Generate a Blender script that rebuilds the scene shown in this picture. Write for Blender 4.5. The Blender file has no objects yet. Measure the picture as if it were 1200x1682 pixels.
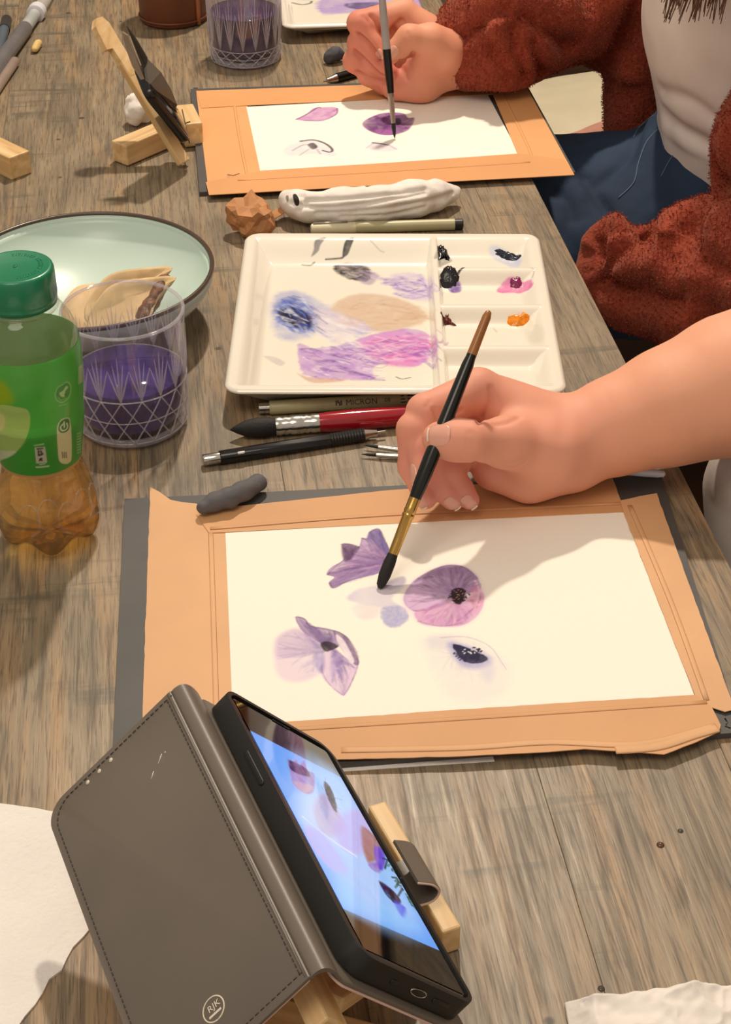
import bpy, bmesh, math, random
import numpy as np
from mathutils import Matrix, Vector
random.seed(7); RNG = np.random.default_rng(7)
sc = bpy.context.scene
COL = sc.collection

# ---------------------------------------------------------------- camera
F_PX, PITCH, CAM_H = 2720.9, 0.621434, 0.60          # table top is z = 0
cam_d = bpy.data.cameras.new('camera'); cam = bpy.data.objects.new('camera', cam_d); COL.objects.link(cam)
cam.location = (0, 0, CAM_H); cam.rotation_euler = (math.pi/2 - PITCH, 0, 0)
cam_d.sensor_fit = 'VERTICAL'; cam_d.sensor_height = 24.0; cam_d.lens = F_PX/1682*24.0
cam_d.clip_start = 0.02; cam_d.clip_end = 50
sc.camera = cam

# ---------------------------------------------------------------- world and lamps
world = bpy.data.worlds.new('room_light'); sc.world = world; world.use_nodes = True
bgn = world.node_tree.nodes['Background']; bgn.inputs[0].default_value = (1.0, 0.86, 0.72, 1); bgn.inputs[1].default_value = 0.50
def lamp(name, loc, size, power, col, target):
    l = bpy.data.lights.new(name, 'AREA'); l.shape = 'DISK'; l.size = size; l.energy = power; l.color = col
    o = bpy.data.objects.new(name, l); COL.objects.link(o); o.location = loc
    o.rotation_euler = (Vector(target)-Vector(loc)).to_track_quat('-Z', 'Y').to_euler(); o['kind'] = 'helper'
    return o
lamp('ceiling_or_fill_lamp', (0.04, 2.08, 1.70), 0.08, 31, (1.0, 0.86, 0.70), (0, 1.0, 0))
lamp('ceiling_or_fill_lamp', (-0.45, 0.0, 1.9), 1.0, 13, (1.0, 0.88, 0.74), (0, 0.9, 0))  # wide soft fill lamp, added to lighten the shaded sides
sc.view_settings.view_transform = 'Standard'; sc.view_settings.look = 'None'
sc.view_settings.exposure = 0.0; sc.view_settings.gamma = 1.0; sc.view_settings.use_curve_mapping = False
sc.cycles.max_bounces = 10; sc.cycles.transparent_max_bounces = 16; sc.cycles.transmission_bounces = 10
sc.cycles.sample_clamp_indirect = 4.0

# ---------------------------------------------------------------- maths helpers
CP, SP = math.cos(PITCH), math.sin(PITCH)
_R = np.array([1., 0, 0]); _F = np.array([0, CP, -SP]); _U = np.cross(_R, _F); _C = np.array([0, 0, CAM_H])
def P(x, y, z=0.0):
    """point at height z that was measured at photo position (x, y)"""
    d = _R*(x-600) - _U*(y-841) + _F*F_PX
    return _C + d*((z-CAM_H)/d[2])
def V3(*a): return np.array(a, float)
def unit(v): v = np.asarray(v, float); return v/np.linalg.norm(v)
def hexc(h, k=1.0):
    h = h.lstrip('#'); c = [int(h[i:i+2], 16)/255 for i in (0, 2, 4)]
    return tuple(k*(x/12.92 if x <= .04045 else ((x+.055)/1.055)**2.4) for x in c)

# ---------------------------------------------------------------- materials
def new_mat(name):
    m = bpy.data.materials.new(name); m.use_nodes = True
    nt = m.node_tree; nt.nodes.clear()
    out = nt.nodes.new('ShaderNodeOutputMaterial'); b = nt.nodes.new('ShaderNodeBsdfPrincipled')
    nt.links.new(b.outputs[0], out.inputs[0])
    return m, nt, b, out
def nd(nt, t, **kw):
    n = nt.nodes.new(t)
    for k, v in kw.items():
        if k.startswith('i_'):
            key = k[2:]; key = int(key) if key.isdigit() else key.replace('_', ' ')
            n.inputs[key].default_value = v
        else: setattr(n, k, v)
    return n
def coords(nt, scale=(1, 1, 1), kind='Object', rnd=False):
    tc = nd(nt, 'ShaderNodeTexCoord'); mp = nd(nt, 'ShaderNodeMapping'); mp.inputs['Scale'].default_value = scale
    nt.links.new(tc.outputs[kind], mp.inputs[0])
    if rnd:
        oi = nd(nt, 'ShaderNodeObjectInfo'); ml = nd(nt, 'ShaderNodeMath', operation='MULTIPLY', i_1=37.0)
        nt.links.new(oi.outputs['Random'], ml.inputs[0]); nt.links.new(ml.outputs[0], mp.inputs['Location'])
    return mp.outputs[0]
def ramp(nt, fac, stops):
    r = nd(nt, 'ShaderNodeValToRGB'); e = r.color_ramp.elements
    while len(e) < len(stops): e.new(0.5)
    for el, (p, c) in zip(e, stops):
        el.position = p; el.color = (*c, 1) if len(c) == 3 else c
    nt.links.new(fac, r.inputs[0]); return r.outputs[0]
def mixc(nt, fac, a, b, mode='MIX'):
    m = nd(nt, 'ShaderNodeMix', data_type='RGBA', blend_type=mode)
    for inp, v in ((m.inputs[0], fac), (m.inputs[6], a), (m.inputs[7], b)):
        if hasattr(v, 'is_output'): nt.links.new(v, inp)
        elif isinstance(v, (int, float)): inp.default_value = v
        else: inp.default_value = (*v, 1)
    return m.outputs[2]
def set_bump(nt, b, h, strength=.3, dist=.001):
    bp = nd(nt, 'ShaderNodeBump'); bp.inputs['Strength'].default_value = strength; bp.inputs['Distance'].default_value = dist
    nt.links.new(h, bp.inputs['Height']); nt.links.new(bp.outputs[0], b.inputs['Normal'])
def mat(name, c, rough=.5, metal=0., var=.08, nscale=60., bump=0., bscale=None, bdist=.0006, scale=(1, 1, 1), **kw):
    """plain surface with a noise-driven tone and fine relief"""
    m, nt, b, out = new_mat(name)
    co = coords(nt, scale)
    n = nd(nt, 'ShaderNodeTexNoise', i_Scale=nscale, i_Detail=4.0); nt.links.new(co, n.inputs[0])
    lo = tuple(x*(1-var) for x in c); hi = tuple(min(1, x*(1+var)) for x in c)
    nt.links.new(ramp(nt, n.outputs[0], [(.3, lo), (.7, hi)]), b.inputs['Base Color'])
    b.inputs['Roughness'].default_value = rough; b.inputs['Metallic'].default_value = metal
    if bump:
        n2 = nd(nt, 'ShaderNodeTexNoise', i_Scale=bscale or nscale*3, i_Detail=5.0); nt.links.new(co, n2.inputs[0])
        set_bump(nt, b, n2.outputs[0], bump, bdist)
    for k, v in kw.items(): b.inputs[k.replace('_', ' ')].default_value = v
    return m
def vcol_mat(name, rough=.6, emit=0., bump=0., bscale=900., bdist=.0003, attr='paint', **kw):
    m, nt, b, out = new_mat(name)
    a = nd(nt, 'ShaderNodeAttribute', attribute_name=attr)
    n = nd(nt, 'ShaderNodeTexNoise', i_Scale=bscale, i_Detail=3.0); nt.links.new(coords(nt), n.inputs[0])
    t = ramp(nt, n.outputs[0], [(.3, (.97, .97, .97)), (.7, (1, 1, 1))])
    c = mixc(nt, 1.0, a.outputs[0], t, 'MULTIPLY')
    nt.links.new(c, b.inputs['Base Color']); b.inputs['Roughness'].default_value = rough
    if emit:
        nt.links.new(c, b.inputs['Emission Color']); b.inputs['Emission Strength'].default_value = emit
    if bump: set_bump(nt, b, n.outputs[0], bump, bdist)
    for k, v in kw.items(): b.inputs[k.replace('_', ' ')].default_value = v
    return m
def thin_clear(name, tint=(1, 1, 1), refl=1.0, haze=0.0, hazec=(.8, .8, .8), bump=0., bscale=40.):
    """thin clear wall: tinted straight-through light plus a mirror coat that grows at grazing angles"""
    m, nt, b, out = new_mat(name); nt.nodes.remove(b)
    tr = nd(nt, 'ShaderNodeBsdfTransparent'); tr.inputs[0].default_value = (*tint, 1)
    gl = nd(nt, 'ShaderNodeBsdfGlossy', i_Roughness=.03)
    fr = nd(nt, 'ShaderNodeLayerWeight', i_Blend=.5); pw = nd(nt, 'ShaderNodeMath', operation='POWER', i_1=4.0); mu = nd(nt, 'ShaderNodeMath', operation='MULTIPLY_ADD', i_1=.55*refl, i_2=.035*refl)
    nt.links.new(fr.outputs['Facing'], pw.inputs[0])
    n = nd(nt, 'ShaderNodeTexNoise', i_Scale=bscale, i_Detail=2.0); nt.links.new(coords(nt), n.inputs[0])
    if bump:
        bp = nd(nt, 'ShaderNodeBump'); bp.inputs['Strength'].default_value = bump; bp.inputs['Distance'].default_value = .002
        nt.links.new(n.outputs[0], bp.inputs['Height']); nt.links.new(bp.outputs[0], gl.inputs['Normal']); nt.links.new(bp.outputs[0], fr.inputs['Normal'])
    nt.links.new(pw.outputs[0], mu.inputs[0])
    mx = nd(nt, 'ShaderNodeMixShader'); nt.links.new(mu.outputs[0], mx.inputs[0]); nt.links.new(tr.outputs[0], mx.inputs[1]); nt.links.new(gl.outputs[0], mx.inputs[2])
    last = mx.outputs[0]
    if haze:
        df = nd(nt, 'ShaderNodeBsdfDiffuse'); df.inputs[0].default_value = (*hazec, 1)
        m2 = nd(nt, 'ShaderNodeMixShader'); m2.inputs[0].default_value = haze
        nt.links.new(last, m2.inputs[1]); nt.links.new(df.outputs[0], m2.inputs[2]); last = m2.outputs[0]
    nt.links.new(last, out.inputs[0]); return m
def wood_mat(name, c1, c2, c3, ring=40., rough=.5):
    m, nt, b, out = new_mat(name)
    co = coords(nt, (60, 4, 60), rnd=True)
    n = nd(nt, 'ShaderNodeTexNoise', i_Scale=2.0, i_Detail=6.0, i_Distortion=.6); nt.links.new(co, n.inputs[0])
    nt.links.new(ramp(nt, n.outputs[0], [(.3, c1), (.5, c2), (.72, c3)]), b.inputs['Base Color'])
    b.inputs['Roughness'].default_value = rough; set_bump(nt, b, n.outputs[0], .2, .0006)
    return m

# ---------------------------------------------------------------- objects
def tag(o, label=None, cat=None, group=None, kind=None):
    if label: o['label'] = label
    if cat: o['category'] = cat
    if group: o['group'] = group
    if kind: o['kind'] = kind
    return o
def thing(name, label, cat, loc=(0, 0, 0), group=None):
    o = bpy.data.objects.new(name, None); COL.objects.link(o); o.location = tuple(loc); o.empty_display_size = .02
    return tag(o, label, cat, group)
def link_mesh(name, me, parent=None):
    o = bpy.data.objects.new(name, me); COL.objects.link(o)
    if parent is not None:
        o.parent = parent
        m = Matrix.Identity(4); q = parent
        while q is not None:
            m = Matrix.LocRotScale(q.location, q.rotation_euler, q.scale) @ m if q.parent is None else q.matrix_parent_inverse @ Matrix.LocRotScale(q.location, q.rotation_euler, q.scale) @ m
            q = q.parent
        o.matrix_parent_inverse = m.inverted()
    return o
def mk(name, verts, faces, m, parent=None, smooth=True, cols=None, recalc=False, angle=None):
    """one mesh object; vertices in world space"""
    me = bpy.data.meshes.new(name)
    verts = np.asarray(verts, float)
    if isinstance(faces, np.ndarray):
        k = faces.shape[1]; n = len(faces)
        me.vertices.add(len(verts)); me.vertices.foreach_set('co', verts.ravel())
        me.loops.add(n*k); me.loops.foreach_set('vertex_index', faces.astype(np.int32).ravel())
        me.polygons.add(n); me.polygons.foreach_set('loop_start', np.arange(0, n*k, k, dtype=np.int32))
        me.update(calc_edges=True); me.validate()
    else:
        me.from_pydata([tuple(v) for v in verts], [], [tuple(int(i) for i in f) for f in faces])
    if recalc:
        bm = bmesh.new(); bm.from_mesh(me); bmesh.ops.remove_doubles(bm, verts=bm.verts, dist=1e-7); bmesh.ops.recalc_face_normals(bm, faces=bm.faces); bm.to_mesh(me); bm.free()
    if smooth:
        me.polygons.foreach_set('use_smooth', np.ones(len(me.polygons), bool))
        if angle is not None: me.set_sharp_from_angle(angle=math.radians(angle))
    if cols is not None:
        at = me.color_attributes.new('paint', 'FLOAT_COLOR', 'POINT')
        c = np.ones((len(verts), 4)); c[:, :3] = cols; at.data.foreach_set('color', c.ravel())
    me.materials.append(m)
    return link_mesh(name, me, parent)
class MB:
    """collects pieces of ONE mesh"""
    def __init__(s): s.v = []; s.f = []
    def add(s, v, f):
        o = len(s.v); s.v += [tuple(x) for x in v]; s.f += [tuple(i+o for i in q) for q in f]; return s
    def build(s, name, m, parent=None, **k): return mk(name, s.v, s.f, m, parent, **k)
def frame_from(axis, up=(0, 0, 1)):
    a = unit(axis); u = np.asarray(up, float)
    if abs(a@u) > .98: u = V3(1, 0, 0)
    s = unit(np.cross(u, a)); return a, s, np.cross(a, s)
def tube(path, radii, n=16, cap=True, squash=1.0, up=(0, 0, 1)):
    path = np.asarray(path, float); k = len(path)
    radii = np.broadcast_to(np.asarray(radii, float), (k,))
    v = []; f = []
    tan = np.gradient(path, axis=0) if k > 2 else np.repeat((path[1]-path[0])[None], 2, 0)
    a, s, u = frame_from(tan[0], up)
    ang = np.linspace(0, 2*np.pi, n, endpoint=False)
    for i in range(k):
        t = unit(tan[i]); s = unit(s - t*(s@t)); u = np.cross(t, s)
        for q in ang: v.append(path[i] + radii[i]*(math.cos(q)*s + squash*math.sin(q)*u))
    for i in range(k-1):
        for j in range(n):
            f.append((i*n+j, i*n+(j+1) % n, (i+1)*n+(j+1) % n, (i+1)*n+j))
    if cap: f.append(tuple(range(n-1, -1, -1))); f.append(tuple((k-1)*n+j for j in range(n)))
    return v, f
def rod(a, b, prof, n=20):
    """turned rod from a to b; prof = [(t along in metres, radius), ...]"""
    a = np.asarray(a, float); d = unit(np.asarray(b, float)-a)
    pts = np.array([a + d*t for t, r in prof]); v = []; f = []
    _, s, u = frame_from(d)
    for (t, r), p in zip(prof, pts):
        for q in range(n):
            an = 2*math.pi*q/n; v.append(p + max(r, 1e-5)*(math.cos(an)*s + math.sin(an)*u))
    k = len(prof)
    for i in range(k-1):
        for j in range(n): f.append((i*n+j, i*n+(j+1) % n, (i+1)*n+(j+1) % n, (i+1)*n+j))
    f.append(tuple(range(n-1, -1, -1))); f.append(tuple((k-1)*n+j for j in range(n)))
    return v, f
def lathe(prof, c, n=64, closed=False, mod=None):
    """surface of revolution about the vertical through c; prof = [(r, z), ...]"""
    v = []; f = []; k = len(prof)
    for i, (r, z) in enumerate(prof):
        for j in range(n):
            an = 2*math.pi*j/n; rr, zz = (r, z) if mod is None else mod(r, z, an)
            v.append((c[0]+rr*math.cos(an), c[1]+rr*math.sin(an), c[2]+zz))
    for i in range(k-1):
        for j in range(n): f.append((i*n+j, i*n+(j+1) % n, (i+1)*n+(j+1) % n, (i+1)*n+j))
    if closed:
        for j in range(n): f.append(((k-1)*n+j, (k-1)*n+(j+1) % n, (j+1) % n, j))
    return v, f
def rbox(c, ax, dims, bev=.001, seg=2):
    """bevelled box: centre, three axes (rows), full sizes"""
    bm = bmesh.new(); bmesh.ops.create_cube(bm, size=1.0)
    for v in bm.verts: v.co = Vector((v.co.x*dims[0], v.co.y*dims[1], v.co.z*dims[2]))
    if bev > 0: bmesh.ops.bevel(bm, geom=list(bm.edges), offset=bev, segments=seg, affect='EDGES', profile=.5)
    A = np.asarray(ax, float); V = [np.asarray(c, float) + v.co.x*A[0] + v.co.y*A[1] + v.co.z*A[2] for v in bm.verts]
    bm.verts.index_update(); Fc = [tuple(v.index for v in f.verts) for f in bm.faces]; bm.free()
    return V, Fc
def axes2(yaw, tilt=0.0):
    c, s = math.cos(yaw), math.sin(yaw)
    return np.array([[c, s, 0], [-s, c, 0], [0, 0, 1.]])
def prism(poly, z0, z1):
    """outline (world xy list) extruded from z0 to z1"""
    n = len(poly); v = [(x, y, z0) for x, y in poly] + [(x, y, z1) for x, y in poly]
    f = [tuple(range(n-1, -1, -1)), tuple(range(n, 2*n))] + [(i, (i+1) % n, n+(i+1) % n, n+i) for i in range(n)]
    return v, f
def catmull(pts, sub=6, closed=True):
    p = np.asarray(pts, float); n = len(p); out = []
    for i in range(n if closed else n-1):
        if closed: a, b, c, d = p[(i-1) % n], p[i], p[(i+1) % n], p[(i+2) % n]
        else: a, b, c, d = p[max(i-1, 0)], p[i], p[i+1], p[min(i+2, n-1)]
        for t in np.linspace(0, 1, sub, endpoint=False):
            out.append(.5*((2*b)+(c-a)*t+(2*a-5*b+4*c-d)*t*t+(3*b-a-3*c+d)*t**3))
    if not closed: out.append(p[-1])
    return np.array(out)
_tc = {}
def text_geo(s, size):
    cu = bpy.data.curves.new('lettering', 'FONT'); cu.body = s; cu.size = size; cu.resolution_u = 2
    o = bpy.data.objects.new('lettering', cu); COL.objects.link(o)
    dg = bpy.context.evaluated_depsgraph_get(); me = bpy.data.meshes.new_from_object(o.evaluated_get(dg))
    v = np.array([tuple(x.co) for x in me.vertices]); f = [tuple(p.vertices) for p in me.polygons]
    bpy.data.objects.remove(o); bpy.data.curves.remove(cu); bpy.data.meshes.remove(me)
    return v, f
def text_on_rod(s, size, a, d, r, phi0, start, flip=1):
    """lettering wrapped on a rod that starts at a, along unit d"""
    v, f = text_geo(s, size); bm = bmesh.new(); vs = [bm.verts.new(tuple(x)) for x in v]; [bm.faces.new([vs[i] for i in q]) for q in f]
    for y in np.arange(-.1, .8, .06)*size: bmesh.ops.bisect_plane(bm, geom=bm.verts[:]+bm.edges[:]+bm.faces[:], plane_co=(0, y, 0), plane_no=(0, 1, 0))
    bm.verts.index_update(); v = [tuple(x.co) for x in bm.verts]; f = [tuple(x.index for x in q.verts) for q in bm.faces]; bm.free(); _, sd, u = frame_from(d); out = []; up_ = 1 if (-math.sin(phi0)*sd+math.cos(phi0)*u)@V3(0, .6, .8) > 0 else -1
    for x, y, z in v:
        an = phi0 + up_*y/r
        out.append(np.asarray(a) + d*(start + flip*x) + (r+.00012)*(math.cos(an)*sd + math.sin(an)*u))
    return out, f
# smooth 3-D value noise (numpy)
_perm = RNG.random((33, 33, 33))
def vnoise(p):
    p = np.asarray(p, float); i = np.floor(p).astype(int); t = p - i; t = t*t*(3-2*t); i = i % 32
    def g(a, b, c): return _perm[i[..., 0]+a, i[..., 1]+b, i[..., 2]+c]
    x, y, z = t[..., 0], t[..., 1], t[..., 2]
    l = lambda a, b, w: a+(b-a)*w
    return l(l(l(g(0, 0, 0), g(1, 0, 0), x), l(g(0, 1, 0), g(1, 1, 0), x), y), l(l(g(0, 0, 1), g(1, 0, 1), x), l(g(0, 1, 1), g(1, 1, 1), x), y), z)*2-1
def fbm(p, o=4):
    s = 0; a = 1.; p = np.asarray(p, float)
    for k in range(o): s = s + a*vnoise(p*(2**k)+k*7.3); a *= .5
    return s/1.9

# ---------------------------------------------------------------- soft-union bodies (fields polygonised once into one mesh)
def smin(a, b, k):
    if k <= 0: return np.minimum(a, b)
    h = np.clip(.5+.5*(b-a)/k, 0, 1); return b*(1-h)+a*h - k*h*(1-h)
class Field:
    def __init__(s, lo, hi, h):
        s.h = h; s.o = np.asarray(lo, float); s.n = np.maximum(4, np.ceil((np.asarray(hi, float)-s.o)/h).astype(int)+1)
        s.D = np.full(s.n, .05, np.float32)
    def pts(s, sl):
        ax = [s.o[k]+s.h*np.arange(sl[k].start, sl[k].stop) for k in range(3)]
        return np.stack(np.meshgrid(*ax, indexing='ij'), -1)
    def box(s, lo, hi, m):
        a = np.clip(np.floor((np.asarray(lo)-m-s.o)/s.h).astype(int), 0, s.n); b = np.clip(np.ceil((np.asarray(hi)+m-s.o)/s.h).astype(int)+1, 0, s.n)
        return tuple(slice(int(x), int(y)) for x, y in zip(a, b))
    def cap(s, a, b, ra, rb, k=.004, flat=None):
        a = np.asarray(a, float); b = np.asarray(b, float); m = max(ra, rb)+k+3*s.h
        sl = s.box(np.minimum(a, b), np.maximum(a, b), m)
        if min(x.stop-x.start for x in sl) <= 0: return s
        p = s.pts(sl)-a; d = b-a; t = np.clip((p@d)/max(d@d, 1e-12), 0, 1); q = p-t[..., None]*d
        if flat is not None:                       # (direction, factor): squeeze the section along a direction
            w = unit(flat[0]); q = q + (q@w)[..., None]*w*(flat[1]-1)
        dist = np.linalg.norm(q, axis=-1)-(ra+(rb-ra)*t)
        s.D[sl] = smin(s.D[sl], dist.astype(np.float32), k); return s
    def chain(s, pts, rad, k=.004, flat=None):
        for i in range(len(pts)-1): s.cap(pts[i], pts[i+1], rad[i], rad[i+1], k, flat)
        return s
    def ell(s, c, ax, r, k=.004):
        A = np.asarray(ax, float); c = np.asarray(c, float); R = max(r)+k+3*s.h
        sl = s.box(c, c, R)
        if min(x.stop-x.start for x in sl) <= 0: return s
        p = (s.pts(sl)-c)@A.T; q = p/np.asarray(r); l = np.linalg.norm(q, axis=-1); g = np.linalg.norm(q/np.asarray(r), axis=-1)+1e-9
        s.D[sl] = smin(s.D[sl], (l*(l-1)/g).astype(np.float32), k); return s
    def merge(s, o, k): s.D = smin(s.D, o.D, k); return s
    def like(s): o = Field.__new__(Field); o.h = s.h; o.o = s.o; o.n = s.n; o.D = np.full(s.n, .05, np.float32); return o
    def carve(s, a, b, r, k=.002):
        a = np.asarray(a, float); b = np.asarray(b, float); sl = s.box(np.minimum(a, b), np.maximum(a, b), r+k+3*s.h)
        if min(x.stop-x.start for x in sl) <= 0: return s
        p = s.pts(sl)-a; d = b-a; t = np.clip((p@d)/(d@d), 0, 1); dist = np.linalg.norm(p-t[..., None]*d, axis=-1)-r
        s.D[sl] = -smin(-s.D[sl], dist.astype(np.float32), k); return s
    def noise(s, amp, freq, o=3, stretch=(1, 1, 1)):
        m = np.abs(s.D) < amp*3+2*s.h; idx = np.argwhere(m); p = s.o+s.h*idx
        s.D[m] += (amp*fbm(p*freq*np.asarray(stretch), o)).astype(np.float32); return s
    def mesh(s, smooth=1):
        D = s.D; ins = D < 0; nx, ny, nz = D.shape
        c = [(i, j, k) for i in (0, 1) for j in (0, 1) for k in (0, 1)]
        cnt = sum(ins[i:nx-1+i, j:ny-1+j, k:nz-1+k].astype(np.int8) for i, j, k in c)
        act = np.argwhere((cnt > 0) & (cnt < 8)); idm = np.full((nx-1, ny-1, nz-1), -1, np.int64); idm[tuple(act.T)] = np.arange(len(act))
        val = {q: D[act[:, 0]+q[0], act[:, 1]+q[1], act[:, 2]+q[2]].astype(float) for q in c}
        acc = np.zeros((len(act), 3)); num = np.zeros(len(act))
        for q in c:
            for ax in range(3):
                if q[ax] == 0:
                    r = list(q); r[ax] = 1; r = tuple(r); a, b = val[q], val[r]; m = (a < 0) != (b < 0)
                    t = np.where(m, a/np.where(m, a-b, 1), 0); pt = np.tile(np.array(q, float), (len(act), 1)); pt[:, ax] = t
                    acc[m] += pt[m]; num[m] += 1
        v = s.o+s.h*(act+acc/num[:, None]); faces = []
        for ax in range(3):
            o1, o2 = [(1, 2), (2, 0), (0, 1)][ax]
            a = [slice(None)]*3; b = [slice(None)]*3; a[ax] = slice(0, -1); b[ax] = slice(1, None)
            A = ins[tuple(a)]; B = ins[tuple(b)]; e = np.argwhere(A != B)
            e = e[(e[:, o1] > 0) & (e[:, o2] > 0) & (e[:, o1] < s.n[o1]-1) & (e[:, o2] < s.n[o2]-1)]
            fl = A[tuple(e.T)]
            def cell(d1, d2): q = e.copy(); q[:, o1] += d1; q[:, o2] += d2; return idm[tuple(q.T)]
            Q = np.stack([cell(-1, -1), cell(0, -1), cell(0, 0), cell(-1, 0)], 1)
            Q[~fl] = Q[~fl][:, ::-1]; faces.append(Q)
        faces = np.concatenate(faces)
        for _ in range(smooth):
            sm = np.zeros_like(v); w = np.zeros(len(v))
            for i in range(4):
                a, b = faces[:, i], faces[:, (i+1) % 4]
                np.add.at(sm, a, v[b]); np.add.at(sm, b, v[a]); np.add.at(w, a, 1); np.add.at(w, b, 1)
            v = v*.5+.5*sm/np.maximum(w, 1)[:, None]
        return v, faces
# ================================================================ painter (watercolour laid on a sheet's own surface)
def _sd_poly(X, Y, poly):
    """signed distance to a closed outline (negative inside)"""
    d = np.full(X.shape, 1e9); ins = np.zeros(X.shape, bool); n = len(poly)
    for i in range(n):
        a = poly[i]; b = poly[(i+1) % n]; ex, ey = b-a; wx, wy = X-a[0], Y-a[1]
        t = np.clip((wx*ex+wy*ey)/max(ex*ex+ey*ey, 1e-16), 0, 1); d = np.minimum(d, (wx-ex*t)**2+(wy-ey*t)**2)
        c = (a[1] > Y) != (b[1] > Y)
        with np.errstate(divide='ignore', invalid='ignore'):
            ins ^= c & (X < (b[0]-a[0])*(Y-a[1])/(b[1]-a[1])+a[0])
    d = np.sqrt(d); return np.where(ins, -d, d)
class Sheet:
    def __init__(s, c, yaw, w, l, res, base):
        s.c = np.asarray(c, float); s.e1 = V3(math.cos(yaw), math.sin(yaw), 0); s.e2 = V3(-math.sin(yaw), math.cos(yaw), 0)
        s.set(w, l, res, base)
    def set(s, w, l, res, base):
        s.w, s.l = w, l; s.nx, s.ny = int(w/res)+1, int(l/res)+1
        s.xs = np.linspace(-w/2, w/2, s.nx); s.ys = np.linspace(-l/2, l/2, s.ny)
        s.X, s.Y = np.meshgrid(s.xs, s.ys); s.col = np.tile(np.array(base, float), (s.ny, s.nx, 1))
    def loc(s, pts):
        q = []
        for x, y in pts:
            p = s.hit(x, y); q.append(((p-s.c)@s.e1, (p-s.c)@s.e2))
        return np.array(q)
    def hit(s, x, y): return P(x, y, s.c[2])
    def _sub(s, p, m):
        i0, i1 = np.searchsorted(s.xs, (p[:, 0].min()-m, p[:, 0].max()+m)); j0, j1 = np.searchsorted(s.ys, (p[:, 1].min()-m, p[:, 1].max()+m))
        return slice(j0, j1), slice(i0, i1)
    def _mix(s, sl, a, c): s.col[sl] = s.col[sl]*(1-a[..., None]) + np.asarray(c)*a[..., None]
    def _tex(s, sl, f, amt, st=(1, 1)):
        if amt == 0: return 1.0
        p = np.stack([s.X[sl]*f*st[0], s.Y[sl]*f*st[1], np.full(s.X[sl].shape, 3.7)], -1)
        return np.clip(1+amt*fbm(p, 3), 0, 1.6)
    def poly(s, pts, c, a=.8, soft=.0012, tex=.4, f=120., edge=0., sm=True, wob=0., st=(1, 1), grad=None):
        """pts: photo positions; grad=((x,y) full, (x,y) none): fade along a line"""
        p = s.loc(pts); p = catmull(p, 5) if sm else p
        sl = s._sub(p, soft*2+.002); X, Y = s.X[sl], s.Y[sl]
        if X.size == 0: return
        if wob:
            w = np.stack([X*300, Y*300, np.full(X.shape, 1.1)], -1); X = X+wob*fbm(w, 3); Y = Y+wob*fbm(w+9.1, 3)
        d = _sd_poly(X, Y, p); t = np.clip(.5-d/(2*soft), 0, 1); t = t*t*(3-2*t)
        al = a*t*s._tex(sl, f, tex, st)
        if edge: al = al + edge*t*np.exp(-(d/.0007)**2)
        if grad is not None:
            g = s.loc(grad); v = g[1]-g[0]; u = ((X-g[0][0])*v[0]+(Y-g[0][1])*v[1])/(v@v); al = al*np.clip(1-u, 0, 1)
        s._mix(sl, np.clip(al, 0, 1), hexc(c))
    def line(s, pts, c, w=.0006, a=.7, w1=None, soft=.4, tex=.3, sm=True):
        p = s.loc(pts); p = catmull(p, 6, False) if sm and len(p) > 2 else p
        w1 = w if w1 is None else w1; sl = s._sub(p, max(w, w1)*2+.001); X, Y = s.X[sl], s.Y[sl]
        if X.size == 0: return
        al = np.zeros(X.shape); n = len(p)-1
        for i in range(n):
            A, B = p[i], p[i+1]; e = B-A; t = np.clip(((X-A[0])*e[0]+(Y-A[1])*e[1])/max(e@e, 1e-14), 0, 1)
            d = np.hypot(X-A[0]-e[0]*t, Y-A[1]-e[1]*t); ww = w+(w1-w)*(i+t)/n
            al = np.maximum(al, np.clip((ww*(1+soft)-d)/(ww*2*soft+1e-9), 0, 1))
        s._mix(sl, np.clip(a*al*s._tex(sl, 400., tex), 0, 1), hexc(c))
    def veins(s, base, ends, c, w=.0006, a=.4, bend=.12, tex=.4):
        b = np.array(base, float)
        for i, e in enumerate(ends):
            e = np.array(e, float); m = (b+e)/2; n = np.array([-(e-b)[1], (e-b)[0]])*bend*(1 if i % 2 else -.6)
            s.line([b, m+n, e], c, w*1.3, a*.55, w*.5, 1.0, .9)
    def brushy(s, base, rim, cols, n=60, a=(.12, .34), w=(.0005, .0014), start=(.0, .45), end=(.75, 1.0), jit=4.):
        """many thin dry strokes fanning from a petal's base to its rim"""
        r = catmull(rim, 8, False); b = np.array(base, float)
        for _ in range(n):
            e = r[random.randrange(len(r))]+RNG.normal(0, jit*.4, 2); u0, u1 = random.uniform(*start), random.uniform(*end); p, q = b+(e-b)*u0, b+(e-b)*u1; m = (p+q)/2+RNG.normal(0, jit*.6, 2)
            k = random.uniform(*w); s.line([p, m, q], random.choice(cols), k, random.uniform(*a), k*.3, 1.2, 1.0)
    def streaks(s, region, cols, n, L=(8, 30), ang=(-.25, .25), w=(.0006, .0018), a=(.25, .6)):
        """short loaded strokes inside an outline"""
        R = np.array(region, float); lo, hi = R.min(0), R.max(0); k = 0
        while k < n:
            p = RNG.uniform(lo, hi)
            if _sd_poly(np.array([p[0]]), np.array([p[1]]), R)[0] > 0: continue
            k += 1; l = random.uniform(*L); t = random.uniform(*ang); q = p+l*np.array([math.cos(t), math.sin(t)]); m = (p+q)/2+RNG.normal(0, l*.08, 2); ww = random.uniform(*w)
            s.line([p, m, q], random.choice(cols), ww, random.uniform(*a), ww*.3, 1.0, 1.0)
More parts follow.
